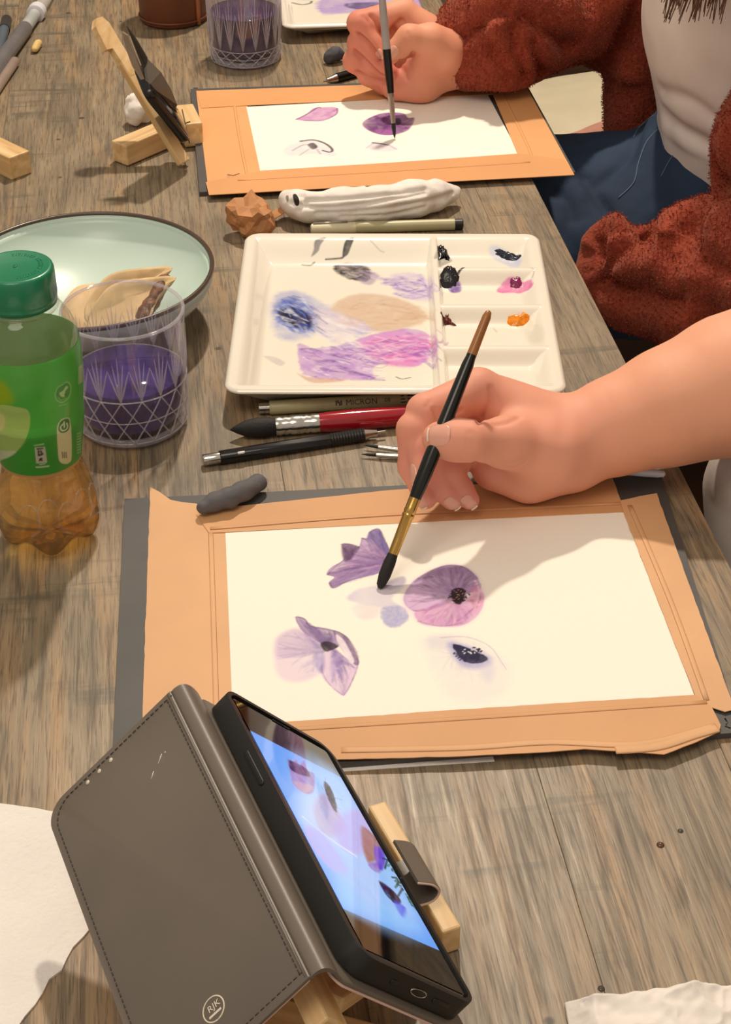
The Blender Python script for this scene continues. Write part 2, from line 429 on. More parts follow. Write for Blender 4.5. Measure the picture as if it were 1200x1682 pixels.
    def spots(s, c, r, n, col, size=(.0003, .0008), a=.8, squash=.6):
        for _ in range(n):
            an = random.random()*6.283; q = r*math.sqrt(random.random()); x, y = c[0]+q*math.cos(an), c[1]+q*squash*math.sin(an)
            z = random.uniform(*size); s.line([(x, y), (x+random.uniform(-2, 2), y+random.uniform(-2, 2))], col, z, a, sm=False)
    def build(s, name, m, parent, zf=None):
        Z = np.zeros(s.X.shape) if zf is None else zf(s.X, s.Y)
        v = s.c+s.X[..., None]*s.e1+s.Y[..., None]*s.e2+Z[..., None]*V3(0, 0, 1)
        i = np.arange(s.nx*s.ny).reshape(s.ny, s.nx); f = np.stack([i[:-1, :-1], i[:-1, 1:], i[1:, 1:], i[1:, :-1]], -1).reshape(-1, 4)
        return mk(name, v.reshape(-1, 3), f, m, parent, cols=s.col.reshape(-1, 3))
def zt(x0, y0, k): return lambda *pts: [(x0+k*x, y0+k*y) for x, y in pts]

# ================================================================ materials shared by several things
M_BOARD = mat('dark_grey_board', hexc('#4a4846'), .55, var=.12, nscale=25, bump=.1)
M_KRAFT = mat('kraft_tape', hexc('#d6a678'), .62, var=.06, nscale=18, bump=.25, bscale=260, bdist=.0005)
M_KRAFT2 = mat('kraft_tape_darker_batch', hexc('#cf9c6c'), .62, var=.06, nscale=14, bump=.25, bscale=260, bdist=.0005)
M_PAPER = vcol_mat('watercolour_paper', .85, bump=.25, bscale=1100, bdist=.0003)
M_PORC = vcol_mat('white_porcelain', .12, **{'Coat_Weight': .5})
M_BLACK = mat('black_lacquer', hexc('#0c0b0b'), .22, var=.1)
M_BLACKP = mat('black_plastic', hexc('#141313'), .4, var=.1)
M_CHROME = mat('polished_metal', hexc('#c9c5bd'), .18, 1.0, var=.04)
M_GOLD = mat('brass_ferrule', hexc('#c9a05a'), .22, 1.0, var=.08)
M_PINE = wood_mat('pale_beech', hexc('#c79f68'), hexc('#dcb985'), hexc('#e9cc9c'))
M_TISSUE = mat('white_tissue', hexc('#e9e2da'), .9, var=.05, nscale=40, bump=.4, bscale=90, bdist=.002)

# ================================================================ the setting
def make_floor():
    m, nt, b, out = new_mat('dark_floor_boards'); co = coords(nt, (1, 6, 1))
    n = nd(nt, 'ShaderNodeTexNoise', i_Scale=3.0, i_Detail=5.0); nt.links.new(co, n.inputs[0])
    nt.links.new(ramp(nt, n.outputs[0], [(.3, hexc('#3a2418')), (.7, hexc('#5a3a26'))]), b.inputs['Base Color']); b.inputs['Roughness'].default_value = .5
    for k in range(14):
        y = -.6+k*.31; v, f = rbox((.2, y, -.735), np.eye(3), (5.0, .305, .03), .003)
        if k == 0: o = mk('floor', *rbox((.2, 1.4, -.765), np.eye(3), (5.2, 4.6, .03), .0), m, smooth=False); tag(o, kind='structure')
        mk('plank', v, f, m, o, smooth=False)
make_floor()

# ---- table: planks run along the edge where the painters sit
T_O = V3(.2168, .7797, 0); T_V = unit(V3(-.0698, .5307, 0)); T_U = V3(-T_V[1], T_V[0], 0)*1.0   # T_U points away from the painters
if T_U[0] > 0: T_U = -T_U
def table_mat():
    m, nt, b, out = new_mat('grey_stained_oak'); L = nt.links
    co = coords(nt, (1, 1, 1), rnd=True)
    def noise(scale, st, det=6., dist=0.):
        mp = nd(nt, 'ShaderNodeMapping'); mp.inputs['Scale'].default_value = st; L.new(co, mp.inputs[0])
        n = nd(nt, 'ShaderNodeTexNoise', i_Scale=scale, i_Detail=det, i_Distortion=dist, i_Roughness=.6); L.new(mp.outputs[0], n.inputs[0]); return n.outputs[0]
    broad = noise(14., (1.2, .45, 1), 5, 1.2); grain = noise(260., (1, .05, 1), 5, .4); fine = noise(900., (1, .045, 1), 3); cross = noise(60., (.08, 1, 1), 5, .6); cross_b = noise(13., (1, 1, 1), 3); warm = noise(30., (1, .10, 1), 4, 1.2)
    c = ramp(nt, broad, [(.28, hexc('#6c6151')), (.5, hexc('#867761')), (.72, hexc('#988870'))])
    c = mixc(nt, ramp(nt, warm, [(.50, (0, 0, 0)), (.70, (.6, .6, .6))]), c, hexc('#b18c61'))
    c = mixc(nt, ramp(nt, grain, [(.36, (.6, .6, .6)), (.5, (0, 0, 0))]), c, hexc('#4e4437'))
    c = mixc(nt, ramp(nt, grain, [(.56, (0, 0, 0)), (.72, (.5, .5, .5))]), c, hexc('#b39f80'))
    c = mixc(nt, ramp(nt, fine, [(.36, (.55, .55, .55)), (.47, (0, 0, 0))]), c, hexc('#463d31'))
    cm = nd(nt, 'ShaderNodeMath', operation='MULTIPLY'); L.new(ramp(nt, cross, [(.54, (0, 0, 0)), (.64, (.8, .8, .8))]), cm.inputs[0]); L.new(ramp(nt, cross_b, [(.5, (0, 0, 0)), (.62, (1, 1, 1))]), cm.inputs[1])
    c = mixc(nt, cm.outputs[0], c, hexc('#5b5446'))
    vo = nd(nt, 'ShaderNodeTexVoronoi', i_Scale=22.); L.new(co, vo.inputs[0])
    c = mixc(nt, ramp(nt, vo.outputs['Distance'], [(.045, (.85, .85, .85)), (.075, (0, 0, 0))]), c, hexc('#3a3026'))
    L.new(c, b.inputs['Base Color'])
    L.new(ramp(nt, grain, [(.3, (.55, .55, .55)), (.7, (.38, .38, .38))]), b.inputs['Roughness'])
    set_bump(nt, b, mixc(nt, .5, grain, fine), .35, .0006)
    return m
M_TABLE = table_mat()
table = thing('table', 'long grey-stained oak plank table under all the painting supplies', 'table', T_O+T_V*.3+T_U*.6-V3(0, 0, .72))
yaw = math.atan2(-T_V[0], T_V[1])
def plank(u0, u1, v0, v1, th=.03):
    vv, ff = rbox((0, 0, 0), np.eye(3), (u1-u0-.00012, v1-v0, th), .00025, 1)
    me = bpy.data.meshes.new('plank'); me.from_pydata([tuple(x) for x in vv], [], ff); me.materials.append(M_TABLE)
    o = bpy.data.objects.new('plank', me); COL.objects.link(o)
    c = T_O+T_U*(u0+u1)/2+T_V*(v0+v1)/2-V3(0, 0, th/2)
    o.parent = table; o.location = tuple(c-np.array(table.location)); o.rotation_euler = (0, 0, yaw)
u = 0.
for w in (.052, .098, .105, .092, .11, .098, .1, .108, .095, .1, .105):
    plank(u, u+w, -.75, 1.95); u += w
TAB_W = u
for uu in (.07, TAB_W-.07):
    for vv in (-.62, 1.82):
        c = T_O+T_U*uu+T_V*vv; mk('leg', *rbox((c[0], c[1], -.375), np.array([T_U, T_V, V3(0, 0, 1)]), (.08, .08, .69), .004), M_TABLE, table, smooth=False)

# ================================================================ drawing boards
def strip(px, z, th, m, parent, name='tape_strip', wob=0.0):
    pl = [P(x, y, z)[:2] for x, y in px]
    if wob:
        q = []
        for i in range(len(pl)):
            a, b = pl[i], pl[(i+1) % len(pl)]; n = max(1, int(np.linalg.norm(b-a)/.006))
            for k in range(n): q.append(a+(b-a)*k/n + (RNG.normal(0, wob, 2) if k else 0))
        pl = q
    bm = bmesh.new(); vs = [bm.verts.new((x, y, z)) for x, y in pl]; f = bm.faces.new(vs); f.normal_update()
    if f.normal.z < 0: f.normal_flip()
    r = bmesh.ops.extrude_face_region(bm, geom=[f]); top = [g for g in r['geom'] if isinstance(g, bmesh.types.BMVert)]
    for v in top: v.co.z += th
    bmesh.ops.recalc_face_normals(bm, faces=bm.faces)
    me = bpy.data.meshes.new(name); bm.to_mesh(me); bm.free(); me.materials.append(m); return link_mesh(name, me, parent)
def crease(px, z, parent, m, r=.0011, name='paper_edge_ridge'):
    pts = [P(x, y, z) for x, y in px]; v, f = tube(catmull(pts, 8, False), r*1.4, 8, squash=.22); return mk(name, v, f, m, parent)

# ---- board in front of the near painter
nb = thing('drawing_board', 'dark grey drawing board with watercolour of four lilac anemones taped on, nearly finished', 'drawing board', P(700, 1020, 0))
strip([(205, 827), (1083, 784), (1216, 1211), (900, 1235), (560, 1262), (400, 1273), (184, 1287)], .0002, .0036, M_BOARD, nb, 'backing_board')
strip([(247, 801), (262, 809), (280, 822), (300, 826), (322, 828), (345, 848), (373, 868), (384, 1196), (384, 1262), (231, 1270), (240, 1000)], .0039, .0005, M_KRAFT, nb, wob=.00012)
strip([(322, 846), (345, 837), (640, 806), (820, 794), (1004, 783), (1011, 800), (1019, 823), (1026, 842), (700, 858), (373, 875), (343, 876)], .00445, .0005, M_KRAFT2, nb, wob=.00012)
strip([(1018, 823), (1050, 816), (1078, 811), (1130, 958), (1206, 1166), (1190, 1170), (1168, 1163), (1142, 1145), (1085, 1000), (1023, 840)], .0051, .0005, M_KRAFT, nb, wob=.00012)
strip([(380, 1193), (760, 1166), (1143, 1142), (1168, 1162), (1183, 1192), (1180, 1203), (1140, 1221), (1090, 1240), (1040, 1236), (960, 1231), (900, 1236), (760, 1243), (560, 1248), (380, 1258)], .0056, .0005, M_KRAFT2, nb, wob=.00012)
crease([(346, 876), (350, 1000), (356, 1195)], .0046, nb, M_KRAFT)
crease([(345, 868), (640, 845), (1030, 826)], .0052, nb, M_KRAFT2)
crease([(1034, 830), (1100, 985), (1160, 1150)], .0058, nb, M_KRAFT)
crease([(390, 1203), (760, 1180), (1160, 1153)], .0062, nb, M_KRAFT2)
crease([(560, 1232), (760, 1228), (900, 1219), (1050, 1222), (1176, 1192)], .0062, nb, M_KRAFT, .0016, 'tape_wrinkle')
crease([(1010, 1232), (1080, 1226), (1140, 1207), (1178, 1196)], .0062, nb, M_KRAFT, .0022, 'tape_wrinkle')
mk('lead_clip_mark', *tube([P(1190, 1180, .0039), P(1194, 1186, .0039), P(1191, 1193, .0039), P(1199, 1196, .0039)], .0004, 6), M_BLACK, nb)
PB = (.93, .885, .78)
S1 = Sheet((.04548, .73566, .0047), .09167, .2462, .1712, .0004, PB)
z8 = zt(180, 780, .43333); z9 = zt(640, 800, .46667)
def near_painting(s):
    # pale lilac wash where the brush rests
    s.poly(z8((900, 470), (940, 432), (1035, 415), (1110, 385), (1118, 420), (1070, 470), (1108, 500), (1128, 545), (1080, 578), (1040, 560), (1030, 505), (960, 492)), '#cfc6da', .75, .0016, .5, 90, wob=.0008)
    s.poly(z8((1040, 410), (1110, 385), (1118, 412), (1060, 436)), '#9d96ad', .5, .0014)
    s.poly(z8((1032, 505), (1110, 500), (1132, 545), (1082, 580), (1036, 560)), '#9aa0d2', .55, .0012, .8, 700, wob=.0008)
    s.poly(z8((920, 500), (1010, 480), (1020, 530), (960, 550)), '#ded6dc', .6, .002)
    # upper flower, half closed
    o = z8((822, 376), (840, 350), (882, 325), (890, 298), (878, 264), (908, 262), (944, 272), (955, 240), (976, 240), (985, 216), (1022, 206), (1040, 245), (1060, 290), (1052, 348), (1028, 370), (960, 388), (900, 404), (846, 430), (832, 408), (850, 388))
    s.poly(o, '#b393c0', .85, .0006, .35, 160, .35, wob=.0003)
    s.poly(z8((985, 216), (1022, 206), (1042, 250), (1058, 300), (1010, 270), (975, 250)), '#7f6fa6', .75, .0012)
    s.poly(z8((880, 264), (944, 272), (930, 300), (890, 330)), '#6d5478', .75, .0009)
    s.poly(z8((940, 300), (1040, 300), (1045, 345), (930, 385), (880, 380)), '#c79ccb', .5, .002)
    s.poly(z8((826, 376), (905, 350), (990, 372), (900, 404), (846, 430), (834, 408), (860, 388)), '#8a6f9c', .6, .001)
    s.veins(z8((1048, 335))[0], z8((835, 372), (862, 348), (890, 318), (925, 290), (950, 262), (985, 235), (1010, 222), (870, 395), (845, 420), (905, 385)), '#5d4670', .0007, .5)
    s.veins(z8((1052, 300))[0], z8((985, 220), (1005, 212), (1022, 210), (1036, 240)), '#4d4374', .0006, .6)
    for q in (((878, 264), (905, 262), (944, 274), (930, 300)), ((985, 218), (1000, 208), (1022, 207), (1040, 246)), ((826, 378), (850, 352), (884, 326)), ((834, 410), (852, 428), (900, 404), (960, 388)), ((955, 240), (975, 250), (1000, 290))):
        s.line(z8(*q), '#47325a', .0006, .45, .0002, 1.0, 1.0)
    # flower with the dark heart
    s.poly(z9((40, 395), (75, 335), (130, 300), (200, 272), (262, 278), (312, 318), (332, 390), (312, 452), (262, 486), (180, 492), (110, 482), (66, 440)), '#e6cbe0', .55, .003, .3)
    s.poly(z9((48, 395), (80, 335), (130, 302), (200, 276), (262, 282), (308, 322), (318, 360), (260, 380), (180, 420), (90, 438)), '#b592c2', .75, .0009, .35, 140, .25, wob=.0003)
    s.poly(z9((90, 438), (180, 420), (250, 400), (322, 372), (330, 405), (310, 450), (262, 484), (180, 490), (110, 480)), '#d79fca', .75, .0009, .35, 140, .2, wob=.0003)
    s.poly(z9((88, 335), (135, 300), (200, 274), (265, 282), (310, 322), (250, 330), (170, 315)), '#7d628c', .55, .0014)
    s.poly(z9((55, 400), (85, 350), (150, 340), (190, 380), (150, 425), (80, 432)), '#dcb8da', .7, .0022)
    s.poly(z9((296, 340), (325, 365), (326, 410), (296, 440), (285, 390)), '#e7a6c4', .7, .0014)
    s.poly(z9((120, 455), (220, 450), (290, 430), (262, 482), (180, 489)), '#c88fc0', .5, .0015)
    s.veins(z9((232, 382))[0], z9((62, 385), (75, 350), (95, 330), (130, 312), (165, 300), (205, 284), (245, 282), (285, 305), (305, 335), (70, 425), (95, 435)), '#6a4a7c', .0007, .42, .1)
    s.veins(z9((235, 398))[0], z9((110, 470), (150, 484), (200, 486), (250, 478), (290, 455), (318, 420)), '#a0689c', .0007, .45, .15)
    for q in (((88, 335), (130, 303), (200, 276), (262, 283), (310, 322)), ((100, 322), (170, 318), (230, 355)), ((230, 280), (238, 320), (240, 360)), ((85, 436), (150, 430), (215, 402)), ((100, 472), (180, 490), (250, 478))):
        s.line(z9(*q), '#4a345c', .0006, .4, .0002, 1.0, 1.0)
    s.line(z9((290, 345), (318, 385), (290, 430), (240, 470)), '#9c5d8c', .0006, .55); s.line(z9((300, 330), (312, 370), (300, 420)), '#f2dbe6', .0008, .6)
    # open flower below
    s.poly(z8((622, 690), (632, 620), (700, 582), (765, 605), (806, 655), (806, 738), (762, 774), (692, 786), (638, 760)), '#e2cde2', .7, .0022, .3, 100)
    s.poly(z8((632, 620), (700, 585), (765, 605), (806, 655), (740, 670), (640, 690)), '#c5aed0', .5, .0025)
    s.poly(z8((705, 538), (738, 545), (762, 572), (850, 590), (868, 652), (808, 642), (742, 602), (715, 570)), '#9a7fae', .8, .0007, .4, 150, .3, wob=.0003)
    s.poly(z8((706, 538), (738, 545), (758, 570), (735, 575)), '#bba6c4', .7, .0008)
    s.poly(z8((806, 700), (840, 652), (890, 690), (938, 718), (915, 790), (886, 836), (840, 802), (805, 762)), '#dcc1e0', .8, .0008, .35, 150, .25)
    s.poly(z8((848, 590), (902, 618), (942, 700), (934, 722), (900, 690), (868, 640)), '#856a90', .85, .0007, .4, 200, .3)
    s.poly(z8((860, 605), (890, 632), (925, 700), (912, 712), (880, 660), (862, 630)), '#efe3ea', .85, .0007)
    s.poly(z8((770, 690), (806, 660), (812, 740), (795, 748)), '#8b80bf', .7, .0014)
    s.veins(z8((806, 668))[0], z8((640, 640), (660, 610), (700, 600), (740, 625), (650, 690), (690, 720), (735, 730), (770, 745)), '#6f5c98', .0008, .4, .1)
    s.veins(z8((838, 660))[0], z8((720, 550), (745, 560), (790, 580), (830, 590), (760, 590)), '#513b66', .0007, .55, .08)
    s.veins(z8((850, 665))[0], z8((905, 720), (925, 730), (900, 760), (880, 740)), '#6a5498', .0009, .55)
    s.veins(z8((886, 830))[0], z8((915, 745), (890, 740), (870, 760)), '#b095be', .0006, .5)
    s.line(z8((848, 590), (905, 622), (942, 702), (915, 790), (886, 836)), '#65507a', .0005, .35, tex=1.0); s.line(z8((806, 660), (804, 740), (838, 800), (886, 836)), '#84699c', .0004, .35, tex=1.0)
    s.line(z8((705, 540), (738, 546), (764, 574), (850, 592)), '#5b4870', .0005, .4, tex=1.0)
    # pale flower with the navy heart
    s.poly(z9((110, 540), (200, 520), (290, 530), (380, 590), (430, 640), (400, 720), (300, 760), (200, 730), (150, 640)), '#e6e0e0', .55, .005, .5)
    s.poly(z9((130, 530), (220, 522), (230, 560), (150, 570)), '#d5d2dc', .5, .003)
    s.poly(z9((205, 552), (260, 556), (350, 596), (345, 630), (280, 640), (232, 610)), '#8e8fce', .75, .0028, .5)
    s.poly(z9((330, 610), (370, 640), (350, 690), (320, 660)), '#cfcbe4', .5, .003)
    s.line(z9((180, 530), (270, 528), (350, 560), (395, 620), (410, 642)), '#b9b5c4', .0006, .5, .0003)
    s.veins(z9((240, 585))[0], z9((150, 600), (185, 645), (165, 575), (215, 640)), '#b5b2cc', .0006, .4)
def near_dry_strokes(s):
    pur = ['#5a3f74', '#7a5c98', '#8f72ae', '#a98cc0', '#c9aed6', '#6a4a7a']
    s.brushy(z8((1050, 332))[0], z8((828, 376), (850, 350), (886, 322), (900, 292), (930, 275), (955, 255), (985, 225), (1020, 208)), pur, 110); s.brushy(z8((1048, 345))[0], z8((850, 392), (840, 418), (900, 404), (970, 386)), pur, 40)
    s.brushy(z8((1055, 300))[0], z8((985, 218), (1005, 208), (1022, 207), (1040, 244)), ['#4a4078', '#6f64a2', '#9184be'], 36); s.brushy(z8((905, 320))[0], z8((880, 266), (905, 263), (942, 273)), ['#4a3358', '#6a4c74'], 20, (.2, .5))
    s.brushy(z9((225, 380))[0], z9((56, 400), (70, 350), (100, 325), (140, 305), (200, 280), (262, 284), (306, 322), (318, 352)), ['#6f5284', '#8c6ca2', '#a98abc', '#d9bcdc', '#c3a0cc', '#5c4270'], 130, start=(.1, .5)); s.brushy(z9((232, 396))[0], z9((90, 440), (112, 478), (180, 488), (250, 482), (300, 452), (326, 405)), ['#b878b0', '#d49ac8', '#e6b4d2', '#9a5f98', '#f0d4e2'], 100, start=(.15, .5))
    s.brushy(z9((280, 380))[0], z9((300, 335), (328, 380), (310, 440)), ['#e290b8', '#f0c4d8', '#b8709c'], 30, start=(.3, .6))
    s.brushy(z8((806, 664))[0], z8((630, 700), (634, 640), (680, 595), (740, 600), (790, 640)), ['#b8a2cc', '#8f7cae', '#d8c8e0', '#a894c4'], 70, (.08, .24)); s.brushy(z8((804, 672))[0], z8((660, 780), (720, 782), (780, 768), (804, 745)), ['#9288c4', '#c2b4dc', '#ddd0e6'], 40, (.08, .24), end=(.4, .8))
    s.brushy(z8((835, 655))[0], z8((712, 542), (740, 552), (790, 578), (848, 592)), ['#6a5484', '#8b73a8', '#a890be', '#4f3a66'], 50); s.brushy(z8((845, 668))[0], z8((940, 722), (915, 788), (886, 832), (835, 798)), ['#8a74b4', '#b6a0d0', '#d0bce0', '#6a5698'], 50, end=(.45, .95)); s.brushy(z8((905, 700))[0], z8((860, 600), (905, 626), (940, 700)), ['#6a5078', '#8c7296', '#a48cac'], 36, (.2, .45), start=(.4, .7))
    s.brushy(z9((282, 590))[0], z9((150, 570), (190, 530), (280, 526), (370, 570), (410, 640), (360, 720), (250, 740), (170, 660)), ['#c9c6d6', '#d8d4dc', '#b4b4d8', '#dcd6da'], 60, (.06, .16), end=(.5, 1.0))
def near_hearts(s):
    s.poly(z9((215, 370), (235, 355), (262, 360), (266, 385), (250, 412), (225, 405)), '#2d1822', .95, .0006, .2, wob=.0006)
    s.spots(z9((240, 382))[0], 19, 46, '#2a151c', (.0003, .0006)); s.spots(z9((240, 382))[0], 16, 16, '#b08878', (.0002, .0004))
    s.poly(z8((798, 640), (830, 632), (866, 650), (845, 664), (815, 668)), '#291726', .95, .0007, .2, wob=.0006)
    s.poly(z9((220, 556), (252, 558), (296, 574), (342, 600), (334, 616), (282, 620), (246, 602)), '#1d1740', .95, .0006, .2, wob=.0007)
    s.spots(z9((280, 590))[0], 26, 40, '#191338', (.0004, .0007), .9, .5); s.spots(z9((276, 580))[0], 12, 8, '#e9e4f0', (.0003, .0005), .8, .4)
    s.poly(z8((860, 605), (890, 632), (925, 700), (912, 712), (880, 660), (862, 630)), '#efe3ea', .8, .0006)
near_painting(S1); near_dry_strokes(S1); near_hearts(S1); S1.build('watercolour_sheet', M_PAPER, nb)

# ---- board in front of the far painter
fb = thing('drawing_board', 'dark drawing board with watercolour of small mauve petals just begun, beside the rolled tissue', 'drawing board', P(620, 225, 0))
strip([(313, 152), (858, 133), (944, 289), (640, 305), (328, 322)], .0002, .0036, M_BOARD, fb, 'backing_board')
M_KR3 = mat('orange_kraft_tape', hexc('#dda269'), .6, var=.05, nscale=14, bump=.2, bscale=200, bdist=.0005)
M_KR4 = mat('orange_kraft_tape_second_roll', hexc('#d69a62'), .6, var=.05, nscale=14, bump=.2, bscale=200, bdist=.0005)
strip([(322, 150), (400, 148), (432, 284), (440, 315), (343, 320)], .0039, .0005, M_KR3, fb)
strip([(322, 150), (600, 140), (858, 132), (868, 153), (801, 156), (405, 174), (330, 178)], .00445, .0005, M_KR4, fb)
strip([(800, 134), (858, 132), (943, 288), (860, 291), (850, 254)], .005, .0005, M_KR3, fb)
strip([(338, 300), (430, 281), (640, 268), (851, 253), (925, 262), (943, 288), (640, 304), (343, 321)], .0055, .0005, M_KR4, fb)
crease([(383, 160), (392, 220), (408, 300)], .0046, fb, M_KR3, .0009); crease([(390, 296), (640, 281), (870, 266)], .0061, fb, M_KR4, .0009); crease([(820, 145), (862, 230), (880, 275)], .0056, fb, M_KR3, .0009)
mk('pencil_tick', *tube([P(373, 287, .006), P(383, 288.5, .006), P(393, 285, .006)], .0003, 6), M_BLACK, fb)
S2 = Sheet((.01246, 1.42713, .0047), .14026, .2300, .1468, .0006, PB)
def far_painting(s):
    z = zt(300, 0, .38333)
    s.poly(z((485, 512), (525, 495), (560, 465), (600, 460), (660, 462), (655, 490), (600, 515), (540, 518)), '#c58fbf', .85, .001, .35, 150, .3)
    s.line(z((485, 512), (530, 490), (575, 462), (590, 462)), '#6f4a72', .0009, .8); s.line(z((520, 516), (600, 516), (656, 490), (662, 465)), '#8a5588', .0009, .7)
    s.veins(z((655, 470))[0], z((540, 505), (560, 490), (590, 500)), '#8f5c92', .0008, .5)
    s.poly(z((430, 640), (480, 610), (560, 600), (640, 630), (655, 670), (560, 660), (450, 670)), '#ddd0dc', .6, .004, .4)
    s.line(z((505, 605), (560, 600), (610, 615), (640, 640), (630, 652), (600, 645)), '#3e3640', .0014, .85, .0012)
    s.line(z((470, 645), (520, 620), (555, 628)), '#77708a', .001, .5); s.line(z((500, 665), (540, 640)), '#9790a8', .001, .5); s.line(z((575, 640), (590, 660)), '#8f88a4', .001, .5)
    s.poly(z((535, 620), (560, 612), (578, 630), (555, 640)), '#2f2a38', .9, .0012)
    o = z((770, 530), (800, 505), (860, 485), (940, 485), (965, 505), (990, 505), (985, 530), (960, 560), (900, 578), (840, 575), (790, 555))
    s.poly(o, '#7b3f83', .9, .0014, .4, 120, .25)
    s.poly(z((790, 525), (860, 500), (890, 530), (850, 560), (800, 550)), '#5c2a68', .6, .002); s.poly(z((900, 490), (950, 490), (950, 520), (910, 530)), '#9a74ae', .7, .0016)
    s.poly(z((830, 555), (920, 560), (880, 578), (840, 574)), '#a05aa0', .7, .0015)
    s.veins(z((915, 525))[0], z((780, 530), (800, 515), (830, 500), (870, 490), (800, 550), (850, 570), (960, 550), (980, 515)), '#43204f', .0011, .6)
    s.poly(z((905, 510), (930, 508), (935, 530), (912, 536)), '#2a1c38', .9, .001)
    s.poly(z((790, 635), (830, 605), (880, 615), (920, 640), (860, 650)), '#d8cade', .6, .003); s.line(z((815, 612), (850, 616), (880, 622)), '#37303c', .0014, .85, .0008)
    s.line(z((880, 620), (915, 640)), '#a08eb4', .001, .5); s.line(z((785, 635), (815, 615)), '#a08eb4', .001, .4)
far_painting(S2); S2.build('watercolour_sheet', M_PAPER, fb)

# ================================================================ palettes
def palette(name, label, c, yaw, W, L, rim, wells, res, paint, foot_in=.026):
    root = thing(name, label, 'palette', (c[0], c[1], 0))
    s = Sheet((c[0], c[1], 0), yaw, W, L, res, hexc('#efe9da')); s.floor_z = .011
    def zf(X, Y):
        d = np.maximum(np.abs(X)-W/2+.012, 0); e = np.maximum(np.abs(Y)-L/2+.012, 0)
        z = np.full(X.shape, rim)
        for (x0, x1, y0, y1, sx0, sx1, sy0, sy1, fl) in wells:
            q = np.minimum(np.minimum((X-x0)/sx0, (x1-X)/sx1), np.minimum((Y-y0)/sy0, (y1-Y)/sy1)); q = np.clip(q, 0, 1); q = q*q*(3-2*q)
            z = np.where(q > 0, rim-(rim-fl)*q, z)
        ed = np.minimum(W/2-np.abs(X), L/2-np.abs(Y)); return z-.0022*np.clip(1-ed/.0035, 0, 1)**2
    def hit(x, y):
        z = .015
        for _ in range(14):
            p = P(x, y, z)-s.c; z = .5*z+.5*float(zf(np.array([p@s.e1]), np.array([p@s.e2]))[0])
        return P(x, y, z)
    s.hit = hit; paint(s)
    Z = zf(s.X, s.Y)
    # rounded corners: pull the corner cells in
    R = .012; ax, ay = np.abs(s.X), np.abs(s.Y); ux, uy = np.maximum(ax-(W/2-R), 0), np.maximum(ay-(L/2-R), 0); r = np.hypot(ux, uy); mx = np.maximum(ux, uy); k = np.where(r > 1e-9, mx/np.maximum(r, 1e-9), 1)
    X2 = np.sign(s.X)*(np.minimum(ax, W/2-R)+ux*k); Y2 = np.sign(s.Y)*(np.minimum(ay, L/2-R)+uy*k)
    v = s.c+X2[..., None]*s.e1+Y2[..., None]*s.e2+Z[..., None]*V3(0, 0, 1)
    i = np.arange(s.nx*s.ny).reshape(s.ny, s.nx); f = np.stack([i[:-1, :-1], i[:-1, 1:], i[1:, 1:], i[1:, :-1]], -1).reshape(-1, 4)
    ring = np.concatenate([i[0, :-1], i[:-1, -1], i[-1, :0:-1], i[:0:-1, 0]]); v = v.reshape(-1, 3); cols = s.col.reshape(-1, 3)
    rv = v[ring]; cen = s.c.copy(); vs = [v]; fs = [f]; prev = ring; base = len(v)
    for zz, ins in ((rim-.0030, .0004), (rim-.0042, .003), (.004, foot_in), (.001, foot_in+.004), (.001, foot_in+.02)):
        q = rv.copy(); dirv = cen-q; dirv[:, 2] = 0; dirv /= np.linalg.norm(dirv, axis=1)[:, None]; q = q+dirv*ins; q[:, 2] = zz
        cur = np.arange(base, base+len(q)); base += len(q); vs.append(q); nx = np.roll(np.arange(len(q)), -1)
        fs.append(np.stack([prev, cur, cur[nx], prev[nx]], 1)); prev = cur
    v = np.concatenate(vs); cc = np.tile(np.array(hexc('#e6dfce')), (len(v), 1)); cc[:len(cols)] = cols
    mk('tray', v, np.concatenate(fs), M_PORC, root, cols=cc)
    s.zf = zf; return root, s
def dab(root, px, z0, h, m, name='paint_dab', seed=0):
    cc = np.mean([P(x, y, .0125)[:2] for x, y in px], 0)-np.array(pc); z0 = float(_s.zf(np.array([cc[0]]), np.array([cc[1]]))[0])+.0004
    """a thick squeezed-out blob of paint"""
    o = catmull([_s.hit(x, y)[:2] for x, y in px], 5); c = o.mean(0); o = o+np.array([RNG.normal(0, .0005, 2) for _ in o]); rings = [1., .85, .6, .3]; v = []; f = []; n = len(o)
    for k, r in enumerate(rings):
        for q in o:
            p = c+(q-c)*r; nz = fbm(np.array([p[0]*500, p[1]*500, seed*3.1]), 2); zb = float(_s.zf(np.array([p[0]-pc[0]]), np.array([p[1]-pc[1]]))[0]); v.append((p[0], p[1], zb+h*(1-r**2)*(1+.9*nz)+(.0002 if k else -.0004)))
    v.append((c[0], c[1], float(np.mean([q[2] for q in v[-n:]]))+h*.15))
    for k in range(3):
        for j in range(n): f.append((k*n+j, k*n+(j+1) % n, (k+1)*n+(j+1) % n, (k+1)*n+j))
    for j in range(n): f.append((3*n+j, 3*n+(j+1) % n, 4*n))
    return mk(name, v, f, m, root, recalc=True)
pc = (.0204, 1.0625); W, L = .2295, .2379
def ly(py, z=.02): return P(800, py, z)[1]-pc[1]
def lx(px, py=500, z=.02): return P(px, py, z)[0]-pc[0]
xd0, xd1 = lx(714), lx(722); r1, r2, r3 = ly(447), ly(508), ly(576)
E_ = .0065
wells = [(-W/2+E_, xd0, -L/2+E_, L/2-E_, .017, .004, .012, .030, .011)]
ys = [(r1+.0012, L/2-E_, .004, .022), (r2+.0012, r1-.0012, .004, .012), (r3+.0012, r2-.0012, .004, .012), (-L/2+E_, r3-.0012, .010, .012)]
for a, b, s0, s1 in ys: wells.append((xd1, W/2-E_, a, b, .003, .016, s0, s1, .0145))
z5 = zt(350, 300, .5)
